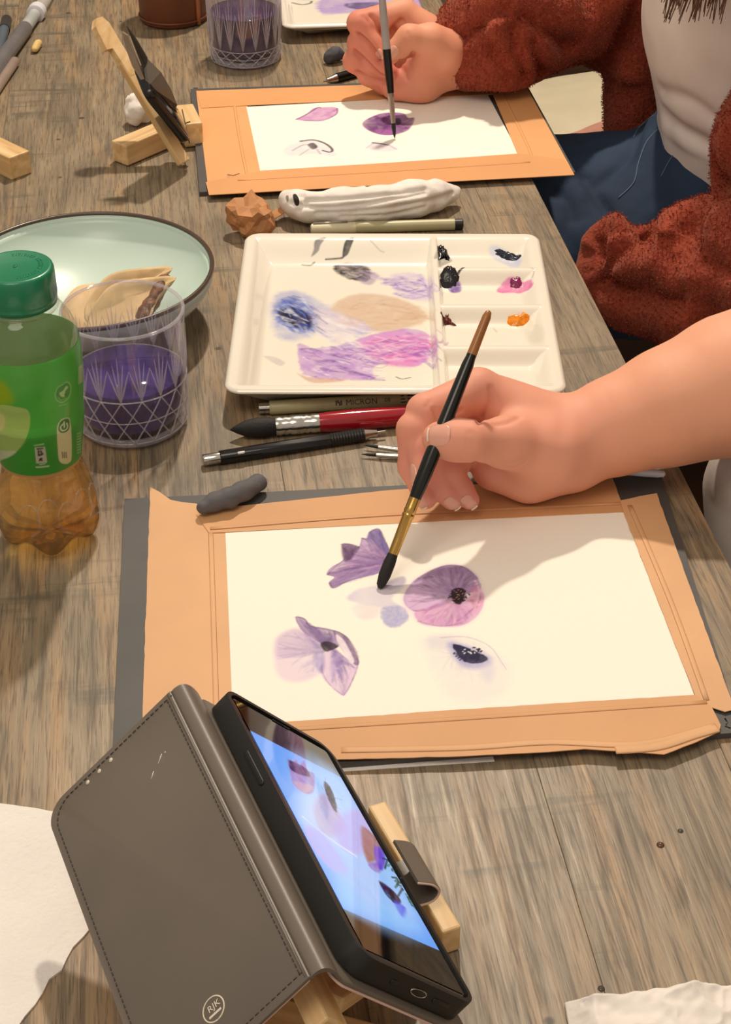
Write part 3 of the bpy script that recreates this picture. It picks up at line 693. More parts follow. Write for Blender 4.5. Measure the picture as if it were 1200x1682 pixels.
def near_washes(s):
    s.poly(z5((335, 190), (370, 180), (352, 205), (345, 225), (322, 243), (330, 220)), '#6d6a72', .8, .0008); s.poly(z5((435, 190), (462, 182), (452, 212), (440, 238), (424, 240)), '#1b1a1c', .95, .0006)
    s.line(z5((370, 252), (420, 248), (428, 240)), '#4a484c', .0008, .8); s.line(z5((292, 270), (318, 272), (332, 262)), '#8a8478', .0008, .8); s.line(z5((510, 185), (545, 220), (560, 228)), '#b9b3aa', .0005, .7)
    s.poly(z5((395, 275), (430, 266), (500, 275), (520, 300), (500, 325), (450, 318), (410, 298)), '#4d474b', .85, .0016, .6, 160, wob=.0015); s.poly(z5((480, 290), (540, 300), (520, 335), (480, 325)), '#a793b4', .6, .002, .5)
    for q in (((520, 300), (570, 320), (620, 318)), ((560, 330), (610, 335), (660, 350)), ((600, 345), (650, 360), (715, 352)), ((600, 365), (650, 380), (700, 372)), ((620, 310), (660, 330), (685, 315)), ((680, 305), (688, 322), (670, 332))): s.line(z5(*q), '#a58fd0', .0018, .65, .0009, 1.0, 1.0)
    s.poly(z5((590, 300), (690, 305), (715, 360), (640, 380), (590, 340)), '#c9b8e0', .55, .004, .8, 200, wob=.002)
    s.poly(z5((195, 380), (260, 355), (330, 380), (400, 430), (350, 490), (260, 520), (200, 490)), '#b6b9da', .75, .004, .6, 120, wob=.002)
    s.poly(z5((400, 395), (480, 365), (600, 378), (690, 420), (690, 460), (560, 490), (430, 470), (390, 430)), '#d4b59a', .75, .003, .3, 90, wob=.001)
    s.poly(z5((205, 400), (260, 375), (330, 410), (345, 470), (280, 495), (215, 460)), '#6c7cc4', .8, .003, .7, 180, wob=.002); s.poly(z5((215, 420), (265, 410), (320, 440), (318, 480), (270, 475), (225, 450)), '#23233c', .92, .0015, .4, 200, wob=.0018)
    s.poly(z5((330, 420), (420, 430), (520, 480), (430, 510), (350, 500)), '#ddd3e2', .7, .004, .6)
    s.poly(z5((280, 530), (330, 545), (430, 530), (520, 500), (640, 480), (705, 500), (695, 540), (700, 585), (640, 605), (560, 595), (520, 615), (530, 645), (440, 648), (330, 640), (285, 610)), '#c69fd8', .8, .0014, .5, 150, .15, wob=.0016)
    s.poly(z5((480, 520), (600, 490), (700, 510), (698, 580), (640, 605), (560, 595), (500, 570)), '#df9bd2', .75, .004, .6, 140, wob=.002)
    s.poly(z5((550, 570), (640, 560), (690, 570), (640, 602), (560, 596)), '#e88fc4', .7, .003)
    for k in range(26):
        x = random.uniform(290, 640); y = 545+random.uniform(-10, 75)+(-.18*(x-290) if x > 450 else 0); dx = random.uniform(30, 90)
        s.line(z5((x, y), (x+dx*.5, y+random.uniform(2, 14)), (x+dx, y+random.uniform(-8, 18))), random.choice(['#8b63ba', '#9a70c4', '#b06cc0', '#7d5aa6', '#f0ddef']), .0008, .5, .0003)
    s.streaks(z5((285, 545), (440, 535), (640, 490), (700, 505), (695, 590), (520, 610), (520, 645), (330, 640)), ['#8560b4', '#a878cc', '#c9a4e0', '#e2c8ee', '#f4ecf2', '#6f4f9c'], 150, (10, 44), (.0, .35))
    s.streaks(z5((480, 520), (690, 500), (698, 580), (560, 595)), ['#e07cc0', '#f0b0dc', '#d860b0', '#f6dcee', '#a860b8'], 90, (10, 40), (-.35, .05))
    s.streaks(z5((330, 420), (480, 450), (480, 540), (340, 520)), ['#e9e2ec', '#cfc4e0', '#b8b4de', '#f2eef0'], 60, (10, 36), (.1, .7), (.0008, .0024))
    s.streaks(z5((400, 400), (480, 372), (600, 382), (680, 425), (680, 455), (560, 485), (430, 465)), ['#c8a488', '#dcc2a6', '#e6d2b8', '#d0b0a0'], 90, (12, 40), (-.3, .3), (.0008, .0024), (.15, .4))
    s.streaks(z5((205, 390), (270, 365), (345, 420), (350, 480), (270, 500), (205, 460)), ['#3c4ca8', '#6a82d8', '#aabcec', '#e8ecf6', '#20203a'], 80, (6, 26), (.2, .9), (.0006, .0016), (.25, .6))
    s.streaks(z5((400, 272), (500, 275), (530, 310), (450, 315)), ['#2c282c', '#6a646a', '#8c8088', '#d8ccd4'], 50, (6, 22), (-.2, .5), (.0005, .0012), (.25, .6))
    s.streaks(z5((540, 310), (690, 310), (715, 360), (640, 380), (570, 340)), ['#9a80cc', '#c2aee6', '#ece4f2', '#7c62b0'], 50, (8, 28), (-.2, .5), (.0006, .0016), (.25, .6))
    s.poly(z5((275, 625), (320, 640), (440, 648), (330, 658)), '#d0a090', .6, .0012)
    s.poly(z5((165, 570), (200, 572), (235, 590), (220, 602), (190, 588)), '#cfc8c4', .7, .001); s.line(z5((600, 638), (620, 645), (648, 640)), '#58525c', .0005, .8)
    # stains round the squeezed-out colours
    s.poly(z5((905, 215), (940, 210), (1010, 245), (1000, 280), (960, 270), (920, 250)), '#c3cbe6', .7, .002); s.poly(z5((935, 345), (975, 310), (1040, 320), (1045, 345), (985, 362), (938, 362)), '#e27cb4', .85, .001, .4, 200, wob=.001)
    s.poly(z5((770, 330), (810, 328), (812, 358), (780, 360)), '#7d57a8', .85, .0012); s.poly(z5((725, 250), (745, 240), (785, 255), (760, 270)), '#8f8c88', .6, .001); s.line(z5((800, 305), (838, 303)), '#2a2828', .0009, .9)
    s.poly(z5((1015, 470), (1080, 470), (1085, 520), (1030, 520)), '#e4dfce', .8, .0015, .6, 400); s.line(z5((765, 548), (800, 546)), '#3c3632', .0006, .8); s.line(z5((920, 478), (930, 490)), '#d9b8b0', .0008, .6)
    s.line(z5((1020, 288), (1052, 286), (1048, 312)), '#b89ab8', .0005, .6)
palN, _s = palette('palette', 'white porcelain palette with lilac and tan washes and an orange dab of paint', pc, -.00357, W, L, .0235, wells, .00065, near_washes)
def pm(n, c): return mat(n, hexc(c), .15, var=.25, nscale=400, bump=.4, bscale=500, bdist=.0008)
dab(palN, z5((738, 210), (758, 210), (772, 238), (776, 256), (758, 250), (740, 242)), .0125, .0026, pm('ivory_black_paint', '#141318'))
dab(palN, z5((744, 305), (775, 300), (808, 305), (805, 325), (785, 345), (752, 345)), .0125, .0022, pm('mars_black_paint', '#17151a'), seed=1)
dab(palN, z5((925, 218), (960, 225), (985, 235), (1012, 240), (990, 258), (950, 250), (930, 235)), .0125, .0028, pm('indigo_paint', '#1b2234'), seed=2)
dab(palN, z5((975, 320), (1000, 308), (1014, 325), (1005, 345), (980, 345)), .0125, .0022, pm('magenta_paint', '#7c1c50'), seed=3)
dab(palN, z5((745, 425), (765, 430), (782, 450), (798, 470), (775, 468), (755, 455)), .0125, .002, pm('burnt_sienna_paint', '#5c1f16'), seed=4)
dab(palN, z5((962, 452), (985, 432), (1030, 428), (1042, 445), (1020, 468), (980, 472)), .0125, .003, pm('orange_paint', '#e8860c'), seed=5)
# palette of the far painter, only its lower end in the picture
fc = np.array(P(590, 24, .02))[:2]; 
FW, FL = .150, .16
fe = P(470, 43, .018); fe2 = P(697, 36, .018); fy = math.atan2(fe2[1]-fe[1], fe2[0]-fe[0])
fcx = (fe+fe2)/2+V3(-math.sin(fy), math.cos(fy), 0)*FL/2
def far_washes(s):
    z = zt(300, 0, .38333)
    s.poly(z((580, 5), (700, -20), (1000, -40), (1060, 10), (1000, 45), (880, 55), (720, 55), (600, 60)), '#b79fdc', .8, .004, .5, 90, wob=.003); s.poly(z((700, 15), (780, 10), (850, 12), (840, 35), (760, 42), (700, 30)), '#6b5f8e', .8, .002, .5)
    s.line(z((470, 12), (510, 20), (545, 14), (552, 6)), '#5c5a60', .0014, .8); s.poly(z((930, -10), (1010, -20), (1040, 10), (980, 30)), '#cf9fd8', .7, .004)
    s.poly(z((480, -20), (560, -30), (560, 0), (490, 0)), '#c9c2d0', .5, .004)
palF, _s = palette('palette', 'porcelain palette with a purple wash standing behind the cut-glass tumbler of paint water', (fcx[0], fcx[1]), fy, FW+.0, FL, .018, [(-FW/2+.006, FW/2-.006, -FL/2+.006, FL/2-.006, .008, .008, .006, .012, .009)], .0009, far_washes)

# ================================================================ loose sheets
def loose_sheet(name, label, cat, px, z, th, m, wob=.0004):
    o = strip(px, z, th, m, None, name, wob); return tag(o, label, cat)
M_CP = mat('cold_pressed_paper', (.80, .76, .72), .9, var=.03, nscale=30, bump=.6, bscale=330, bdist=.0012)
loose_sheet('watercolour_paper', 'blank white textured paper sheet with a deckled edge under the phone case', 'paper', [(-330, 1262), (-60, 1312), (60, 1330), (150, 1350), (215, 1376), (150, 1525), (30, 1688), (-140, 1930), (-560, 1830)], .0, .0012, M_CP, .0005)
loose_sheet('white_paper', 'white paper sheet whose edge peeks out from beneath the anemone drawing board', 'paper', [(470, 1225), (800, 1215), (812, 1251), (700, 1258), (560, 1268), (500, 1270)], .0, .0002, M_CP, 0)
# ================================================================ tumblers
M_GLASS = thin_clear('cut_glass', (.98, .975, .99), 1.1, .025, (.85, .82, .9))
M_GLASSRIB = thin_clear('cut_glass_facets', (.95, .94, .97), 1.8, .16, (.9, .88, .95))
def water_mat(name, c, c2):
    m, nt, b, out = new_mat(name)
    n = nd(nt, 'ShaderNodeTexNoise', i_Scale=35., i_Detail=4.0, i_Distortion=1.5); nt.links.new(coords(nt), n.inputs[0])
    nt.links.new(ramp(nt, n.outputs[0], [(.35, c), (.65, c2)]), b.inputs['Base Color'])
    b.inputs['Roughness'].default_value = .05; b.inputs['IOR'].default_value = 1.33; b.inputs['Transmission Weight'].default_value = .35
    return m
def tumbler(label, base, r0, r1, h, level, wm, bands, group=None):
    c = np.array(base); t = thing('tumbler', label, 'glass', c, group)
    th = .0022; R = lambda z: r0+(r1-r0)*z/h
    prof = [(.0005, .0), (r0-.004, .0), (r0-.001, .0015), (R(.004), .004)]+[(R(z), z) for z in np.linspace(.01, h-.001, 14)]+[(r1-.0004, h), (r1-th+.0004, h)]+[(R(z)-th, z) for z in np.linspace(h-.002, .012, 14)]+[(r0-.006, .0095), (.0005, .009)]
    mk('glass_wall', *lathe(prof, c, 72), M_GLASS, t)
    mk('rim_edge', *lathe([(r1-.0009+.0011*math.cos(a), h-.0004+.0011*math.sin(a)) for a in np.linspace(0, 2*np.pi, 8, endpoint=False)], c, 72, closed=True), M_GLASSRIB, t)
    mk('paint_water', *lathe([(.0003, .0098)]+[(r0-.006, .0098)]+[(R(z)-th-.0003, z) for z in np.linspace(.0125, level-.0006, 8)]+[(R(level)-th-.0008, level), (.0003, level+.0001)], c, 64), wm, t)
    # cut pattern: crossing raised ribs and leaf cuts on the wall
    k = 9; rib = MB()
    def on(an, z, lift=.0004): q = R(z)+lift; return V3(c[0]+q*math.cos(an), c[1]+q*math.sin(an), c[2]+z)
    z0, z1 = bands
    for i in range(k*2):
        a0 = 2*math.pi*i/(k*2)
        for d in (-1, 1):
            for s0, s1 in ((0., 1.),):
                v, f = tube([on(a0+d*u*2*math.pi/k*.75, z0+(z1-z0)*u) for u in np.linspace(s0, s1, 9)], .00055, 6); rib.add(v, f)
    for zz in (z0, (z0+z1)/2, z1): v, f = tube([on(a, zz) for a in np.linspace(0, 2*np.pi, 61)], .0005, 6); rib.add(v, f)
    rib.build('cut_facets', M_GLASSRIB, t)
    leaf = MB()
    for i in range(k*2):
        a0 = 2*math.pi*(i+.5)/(k*2)
        for da in (-.16, -.08, 0, .08, .16):
            v, f = tube([on(a0+da*u*1.1, z1+(h*.84-z1)*u*(1-abs(da)*1.8), .0002) for u in np.linspace(.04, 1, 6)], [.0003, .0006, .0007, .0006, .0004, .0001], 6); leaf.add(v, f)
    leaf.build('leaf_cuts', M_GLASSRIB, t)
    mk('thick_base', *lathe([(r0-.003+.002*math.cos(a), .004+.003*math.sin(a)) for a in np.linspace(0, 2*np.pi, 10, endpoint=False)], c, 72, closed=True), M_GLASSRIB, t)
    return t
tumbler('cut-glass tumbler half full of violet paint water between the bottle and bowl', P(218, 693, 0), .0365, .0400, .086, .040, water_mat('violet_paint_water', hexc('#3a2266'), hexc('#4e3a8e')), (.006, .038))
tumbler('cut-glass tumbler of dull purple paint water beside the brown leather pot', P(404, 96, 0), .0345, .0380, .086, .050, water_mat('dull_purple_water', hexc('#3d2a50'), hexc('#513c68')), (.003, .018))

# ================================================================ bottle of iced tea
bc = P(85, 877, 0); bt = thing('drink_bottle', 'clear plastic bottle of amber iced tea with green label and green cap', 'bottle', bc)
M_PET = thin_clear('clear_bottle_plastic', (.97, .97, .95), 1.1, .03, (.9, .9, .85), .25, 60)
bp = [(.0135, .004), (.019, .002), (.0245, .0006), (.0285, .004), (.0308, .010), (.0315, .016), (.0306, .026), (.0288, .036), (.0262, .046), (.0240, .054), (.0236, .058), (.0250, .068), (.0266, .078), (.0280, .088), (.0278, .094), (.0282, .098), (.0292, .106), (.0300, .118), (.0303, .130), (.0298, .138), (.0284, .145), (.0258, .151), (.0225, .1555), (.0192, .1585), (.0188, .163), (.0188, .176)]
def rad(z):
    zs = [q[1] for q in bp[3:]]; rs = [q[0] for q in bp[3:]]; return float(np.interp(z, zs, rs))
def petal(r, z, a):
    if z < .028 and r > .012:
        k = (1-z/.028); w = .5+.5*math.cos(5*a+.6); return r*(1-.16*k*(1-w)), z+(.007*k*k*(1-w) if r > .015 else 0)
    return r, z
fine = [bp[0]]+[tuple(x) for x in catmull(bp, 4, False)]
mk('bottle_wall', *lathe(fine, bc, 80, mod=petal), M_PET, bt)
def tea_mat():
    m, nt, b, out = new_mat('amber_tea')
    n = nd(nt, 'ShaderNodeTexNoise', i_Scale=25., i_Detail=2.0); nt.links.new(coords(nt), n.inputs[0])
    tr = nd(nt, 'ShaderNodeBsdfTransparent'); tr.inputs[0].default_value = (*hexc('#fcecc4'), 1)
    rf = nd(nt, 'ShaderNodeBsdfRefraction', i_Roughness=.02, i_IOR=1.18)
    nt.links.new(ramp(nt, n.outputs[0], [(.3, hexc('#f6cf78')), (.7, hexc('#fde6a4'))]), rf.inputs[0])
    mx = nd(nt, 'ShaderNodeMixShader'); mx.inputs[0].default_value = .6; nt.links.new(tr.outputs[0], mx.inputs[1]); nt.links.new(rf.outputs[0], mx.inputs[2]); nt.links.new(mx.outputs[0], out.inputs[0]); nt.nodes.remove(b)
    return m
inner = [(.0003, .0055)]+[(max(r-.0009, .0005), z+(.0008 if z < .012 else 0)) for r, z in fine if z <= .088 and z > .0045 or r > .0245 and z < .0046]+[(rad(.089)-.001, .089), (.0003, .0891)]
mk('iced_tea', *lathe(inner, bc, 64, mod=petal), tea_mat(), bt)
# raised lettering-like curls moulded in the lower wall
emb = MB()
for a0, z0, s in ((-1.35, .034, 1), (-.95, .030, 1), (-.55, .033, -1), (-1.75, .031, -1), (-.15, .03, 1)):
    pts = [V3(bc[0]+(rad(z)+.0003)*math.cos(a), bc[1]+(rad(z)+.0003)*math.sin(a), z) for a, z in [(a0+.22*math.cos(t)*s, z0+.010*math.sin(t)) for t in np.linspace(.4, 4.6, 14)]]
    emb.add(*tube(pts, .0007, 6))
emb.build('moulded_relief', M_PET, bt)
mk('neck_ring', *lathe([(.0188, .1578), (.0212, .1578), (.0216, .1588), (.0212, .1598), (.0188, .1598)], bc, 64), M_PET, bt)
M_CAP = mat('green_cap_plastic', hexc('#0f7a55'), .32, var=.05, Coat_Weight=.3)
cp_prof = [(.0188, .1608), (.0207, .1606), (.0209, .164), (.0207, .1645), (.0209, .165), (.0209, .1795), (.0203, .1812), (.0190, .1820), (.0182, .1818), (.0003, .1816)]
cap = mk('cap', *lathe(cp_prof, bc, 120, mod=lambda r, z, a: (r*(1+(.012*math.cos(60*a) if .165 <= z <= .179 and r > .02 else 0)), z)), M_CAP, bt)
em = MB()
for i in range(26):
    a = math.radians(-75+i*7.2)
    if i in (8, 17): continue
    p = V3(bc[0]+.0138*math.cos(a), bc[1]+.0138*math.sin(a), .1818); d = V3(math.cos(a), math.sin(a), 0); q = V3(-d[1], d[0], 0)
    em.add(*tube([p-d*.0012, p+d*.0012+q*.0003*(i % 3-1)], .00028, 5)); 
    if i % 2: em.add(*tube([p+d*.0011-q*.0006, p+d*.0011+q*.0006], .00026, 5))
em.add(*lathe([(.0003, .1822), (.0012, .1822), (.0013, .1815)], bc, 16)); em.build('moulded_print', M_CAP, cap)
class RoundSheet(Sheet):
    """a label's own surface: X runs round the bottle, Y is the height"""
    def __init__(s, c, z0, z1, res, base):
        s.c = c; s.set(2*math.pi*.028, z1-z0, res, base); s.z0 = z0; s.zc = (z0+z1)/2
    def loc(s, pts):
        out = []
        for x, y in pts:
            d = _R*(x-600)-_U*(y-841)+_F*F_PX; o = _C-s.c; a = d[0]**2+d[1]**2; b = 2*(o[0]*d[0]+o[1]*d[1]); r = .0275
            for _ in range(4):
                cc = o[0]**2+o[1]**2-r*r; t = (-b-math.sqrt(max(b*b-4*a*cc, 0)))/(2*a); p = o+d*t; r = rad(p[2])
            an = math.atan2(p[1], p[0])+math.pi/2; an = (an+math.pi) % (2*math.pi)-math.pi
            out.append((an*.028, p[2]-s.zc))
        return np.array(out)
    def build(s, name, m, parent):
        an = s.X/.028-math.pi/2; z = s.Y+s.zc; r = np.interp(z, [q[1] for q in bp[3:]], [q[0] for q in bp[3:]])+.0004
        v = np.stack([s.c[0]+r*np.cos(an), s.c[1]+r*np.sin(an), z], -1); i = np.arange(s.nx*s.ny).reshape(s.ny, s.nx)
        f = np.stack([i[:-1, :-1], i[:-1, 1:], i[1:, 1:], i[1:, :-1]], -1).reshape(-1, 4); return mk(name, v.reshape(-1, 3), f, m, parent, cols=s.col.reshape(-1, 3))
RS = RoundSheet(bc, .0575, .1365, .00035, hexc('#58bd4c'))
zl = zt(0, 600, .125)
def label_art(s):
    s.poly(zl((-400, -400), (500, -400), (470, 300), (-400, 340)), '#6cc65c', .7, .006, 0); s.poly(zl((-200, 900), (400, 950), (1000, 850), (1000, 1500), (-200, 1500)), '#3c9c38', .75, .005, 0)
    s.poly(zl((-200, 120), (20, 200), (130, 330), (170, 460), (60, 520), (-200, 520)), '#a9c414', .9, .003, 0)
    s.poly(zl((-200, 530), (0, 515), (200, 540), (368, 590), (396, 750), (345, 950), (210, 1140), (60, 1225), (-200, 1230)), '#b9d67c', .97, .0003, .05); s.poly(zl((-200, 880), (60, 900), (340, 955), (210, 1140), (60, 1225), (-200, 1225)), '#a8c677', .6, .001)
    s.poly(zl((-200, 1130), (60, 1120), (215, 1130), (60, 1226), (-200, 1226)), '#d5dccb', .8, .0008); s.poly(zl((-200, 600), (10, 620), (30, 850), (-200, 880)), '#e0d99a', .8, .001)
    o = [(880, 205), (930, 270), (915, 400), (820, 492), (745, 470), (712, 390), (745, 290), (800, 250)]
    s.poly(zl(*o), '#8ccf70', 1, .0002, 0); s.poly(zl(*[(822+(x-822)*.84, 350+(y-350)*.84) for x, y in o]), '#4f9e46', 1, .0002, 0)
    s.poly(zl((860, 270), (890, 290), (850, 340), (855, 400), (800, 410), (775, 360), (820, 330)), '#b6dd92', 1, .0003, 0); s.line(zl((760, 420), (800, 455), (860, 430)), '#8ccf70', .0003, .9); s.poly(zl((840, 370), (870, 375), (850, 410)), '#3c7d37', .9, .0002, 0)
    s.line(zl((770, 530), (880, 500)), '#8fce74', .0004, .8); s.line(zl((880, 540), (870, 680)), '#7fbf5a', .0016, .6)
    s.poly(zl((850, 690), (905, 695), (922, 780), (935, 1190), (905, 1275), (840, 1292), (775, 1250), (755, 1100), (742, 840), (790, 720)), '#e2e0b4', 1, .0003, 0)
    s.poly(zl((845, 702), (900, 710), (905, 820), (860, 875), (790, 880), (762, 830), (790, 740)), '#3c7f33', 1, .0003, 0)
    s.line(zl((815, 775), (790, 810), (805, 850), (850, 850), (882, 810), (872, 760)), '#dfe6b8', .0005, 1); s.line(zl((835, 745), (840, 810)), '#dfe6b8', .0005, 1, sm=False)
    for k in range(3): s.line(zl((812+k*24, 1140), (822+k*24, 1210)), '#77745c', .00045, .9, sm=False)
    s.poly(zl((455, 1075), (590, 1065), (618, 1275), (475, 1285)), '#c9c8ba', 1, .0002, 0, sm=False)
    for a, b in (((490, 1095), (555, 1090)), ((505, 1120), (510, 1180)), ((535, 1120), (545, 1150)), ((560, 1160), (530, 1175)), ((530, 1225), (550, 1245)), ((520, 1245), (545, 1220))): s.line(zl(a, b), '#2b2a24', .0006, .9, sm=False)
    s.line(zl((455, 1048), (570, 1030)), '#b9cfa0', .0005, .9, sm=False); s.line(zl((520, 1300), (590, 1290)), '#b9cfa0', .0004, .9, sm=False); s.line(zl((480, 1335), (635, 1320)), '#cfd9b8', .0006, .9, sm=False)
    for k in range(9): s.line(zl((1025, 30+k*26), (1075, -10+k*26)), '#d8d6b0', .0004, .9, sm=False)
    for k in range(8): s.line(zl((1005, 900+k*36), (1060, 880+k*36)), '#bcd79c', .0004, .8, sm=False)
    s.col[:6] = hexc('#c9a46c'); 
label_art(RS)
def film_mat(name, attr=None, c=(1, 1, 1)):
    m = vcol_mat(name, .3) if attr else mat(name, c, .5); nt = m.node_tree; out = [n for n in nt.nodes if n.type == 'OUTPUT_MATERIAL'][0]; b = [n for n in nt.nodes if n.type == 'BSDF_PRINCIPLED'][0]
    tl = nd(nt, 'ShaderNodeBsdfTranslucent'); nt.links.new(b.inputs['Base Color'].links[0].from_socket, tl.inputs[0]); mx = nd(nt, 'ShaderNodeMixShader'); mx.inputs[0].default_value = .4
    nt.links.new(b.outputs[0], mx.inputs[1]); nt.links.new(tl.outputs[0], mx.inputs[2]); nt.links.new(mx.outputs[0], out.inputs[0]); return m
lb = RS.build('label', film_mat('label_print', True), bt)
mk('label_backing', *lathe([(rad(z)+.00015, z) for z in np.linspace(.058, .136, 30)], bc, 64), film_mat('pale_label_backing', None, hexc('#cfe0b4')), lb)

# ================================================================ bowl and the flatbread in it
bw = P(141, 441, .045); bowl = thing('salad_bowl', 'wide pale mint bowl with a thin dark rim standing behind the bottle', 'bowl', (bw[0], bw[1], 0))
M_MINT = mat('mint_enamel', hexc('#c2d6cb'), .3, var=.03, nscale=10); M_MINTOUT = mat('pale_blue_enamel', hexc('#b3bfbc'), .3, var=.05, nscale=10)
rB = .0925; hB = .045; arc = [(rB*math.sin(a), hB*(1-math.cos(a))*1.0) for a in np.linspace(.02, math.pi/2, 22)]
inn = [(max(.0005, r-.003), max(z, .0005)+.0035 if z < hB*.9 else z) for r, z in arc]
mk('inside', *lathe([(r, min(z, hB-.0002)) for r, z in inn], (bw[0], bw[1], .0), 96), M_MINT, bowl)
mk('outside', *lathe([(.0005, .0004), (.03, .0004)]+[(r, max(z, .0004)) for r, z in arc if r > .031], (bw[0], bw[1], 0), 96), M_MINTOUT, bowl)
mk('rim', *lathe([(rB-.0014+.0018*math.cos(a), hB+.0018*math.sin(a)) for a in np.linspace(0, 2*np.pi, 10, endpoint=False)], (bw[0], bw[1], 0), 96, closed=True), mat('dark_rim_glaze', hexc('#4b3a30'), .3), bowl)
M_TORT = mat('toasted_flatbread', hexc('#d9bb8c'), .8, var=.18, nscale=55, bump=.3, bscale=120, bdist=.001); M_FILL = mat('stewed_filling', hexc('#6a4425'), .5, var=.6, nscale=220, bump=.6, bscale=300, bdist=.002)
def flatbread(label, px, th, fill_edge):
    """folded wedge: two bread sheets and the filling that shows at the cut"""
    c = P(np.mean([a[0] for a in px]), np.mean([a[1] for a in px]), np.mean([a[2] for a in px]))
    t = thing('flatbread_wedge', label, 'flatbread', c, 'folded flatbread wedges in the bowl')
    pts = np.array([P(*a) for a in px]); n = unit(np.cross(pts[1]-pts[0], pts[2]-pts[0])); n = n if n[2] > 0 else -n
    o = catmull(pts, 6); cen = o.mean(0)
    def sheet(off, name, m, k=1.0, tk=.0025):
        v = []; f = []; N = len(o)
        for lay in (0, 1):
            for ring in (1., .97, .6, .25):
                for p in o:
                    q = cen+(p-cen)*ring*k; b = .004*(1-ring**2)+.0012*fbm(q*160, 2); v.append(q+n*(off+(b if lay else b-tk)+(0 if ring < 1 else -.5*tk if lay else .5*tk)))
        for lay in (0, 1):
            B = lay*4*N
            for r in range(3):
                for j in range(N): f.append((B+r*N+j, B+r*N+(j+1) % N, B+(r+1)*N+(j+1) % N, B+(r+1)*N+j))
            f.append(tuple(B+3*N+j for j in range(N)))
        for j in range(N): f.append((j, (j+1) % N, 4*N+(j+1) % N, 4*N+j))
        return mk(name, v, f, m, t, recalc=True)
    sheet(0, 'upper_fold', M_TORT); sheet(-th, 'lower_fold', M_TORT)
    a, b = [P(*q) for q in fill_edge]; lo = np.minimum(o.min(0), a)-.012; hi = np.maximum(o.max(0), b)+.012
    F = Field(lo-[0, 0, th], hi, .0016)
    for u in np.linspace(.06, .94, 9): q = a+(b-a)*u-n*th*.55; F.ell(q+(cen-q)*.12, np.eye(3), (th*.5, th*.5, th*.42), .003)
    F.noise(.0022, 260, 3); v, f = F.mesh(1); mk('filling', v, f, M_FILL, t)
flatbread('folded flatbread wedge with brown filling, tip resting on the bowl wall', [(176, 452, .050), (232, 440, .052), (277, 437, .05), (279, 445, .048), (250, 480, .04), (228, 522, .030), (150, 532, .026), (140, 500, .034)], .011, ((276, 446, .046), (232, 520, .03)))
flatbread('second flatbread wedge lying flat beneath the other in the bowl', [(128, 470, .030), (180, 470, .030), (215, 510, .022), (190, 540, .018), (120, 545, .018), (100, 505, .024)], .008, ((215, 512, .02), (188, 540, .016)))

# ================================================================ brown pot
pb = P(285, 31, 0); pot = thing('brush_pot', 'brown leather brush pot standing beside a tumbler of dull purple water', 'pot', pb)
M_LEA = mat('brown_leather', hexc('#6b3a22'), .5, var=.15, nscale=30, bump=.2, bscale=200)
mk('pot_wall', *lathe([(.0005, .0005), (.034, .0005), (.0355, .003), (.0362, .05), (.0368, .1), (.0368, .102), (.034, .102), (.0335, .1), (.033, .006), (.0005, .005)], pb, 64), M_LEA, pot)
sm = math.radians(-38); mk('seam_flap', *tube([V3(pb[0]+.0366*math.cos(sm), pb[1]+.0366*math.sin(sm), z) for z in np.linspace(.002, .1, 8)], .0022, 8), mat('tan_leather', hexc('#a5643c'), .55, var=.1), pot)
mk('stitch_band', *lathe([(.0362+.0008*math.cos(a), .006+.0012*math.sin(a)) for a in np.linspace(0, 6.283, 8, endpoint=False)], pb, 64, closed=True), M_LEA, pot)

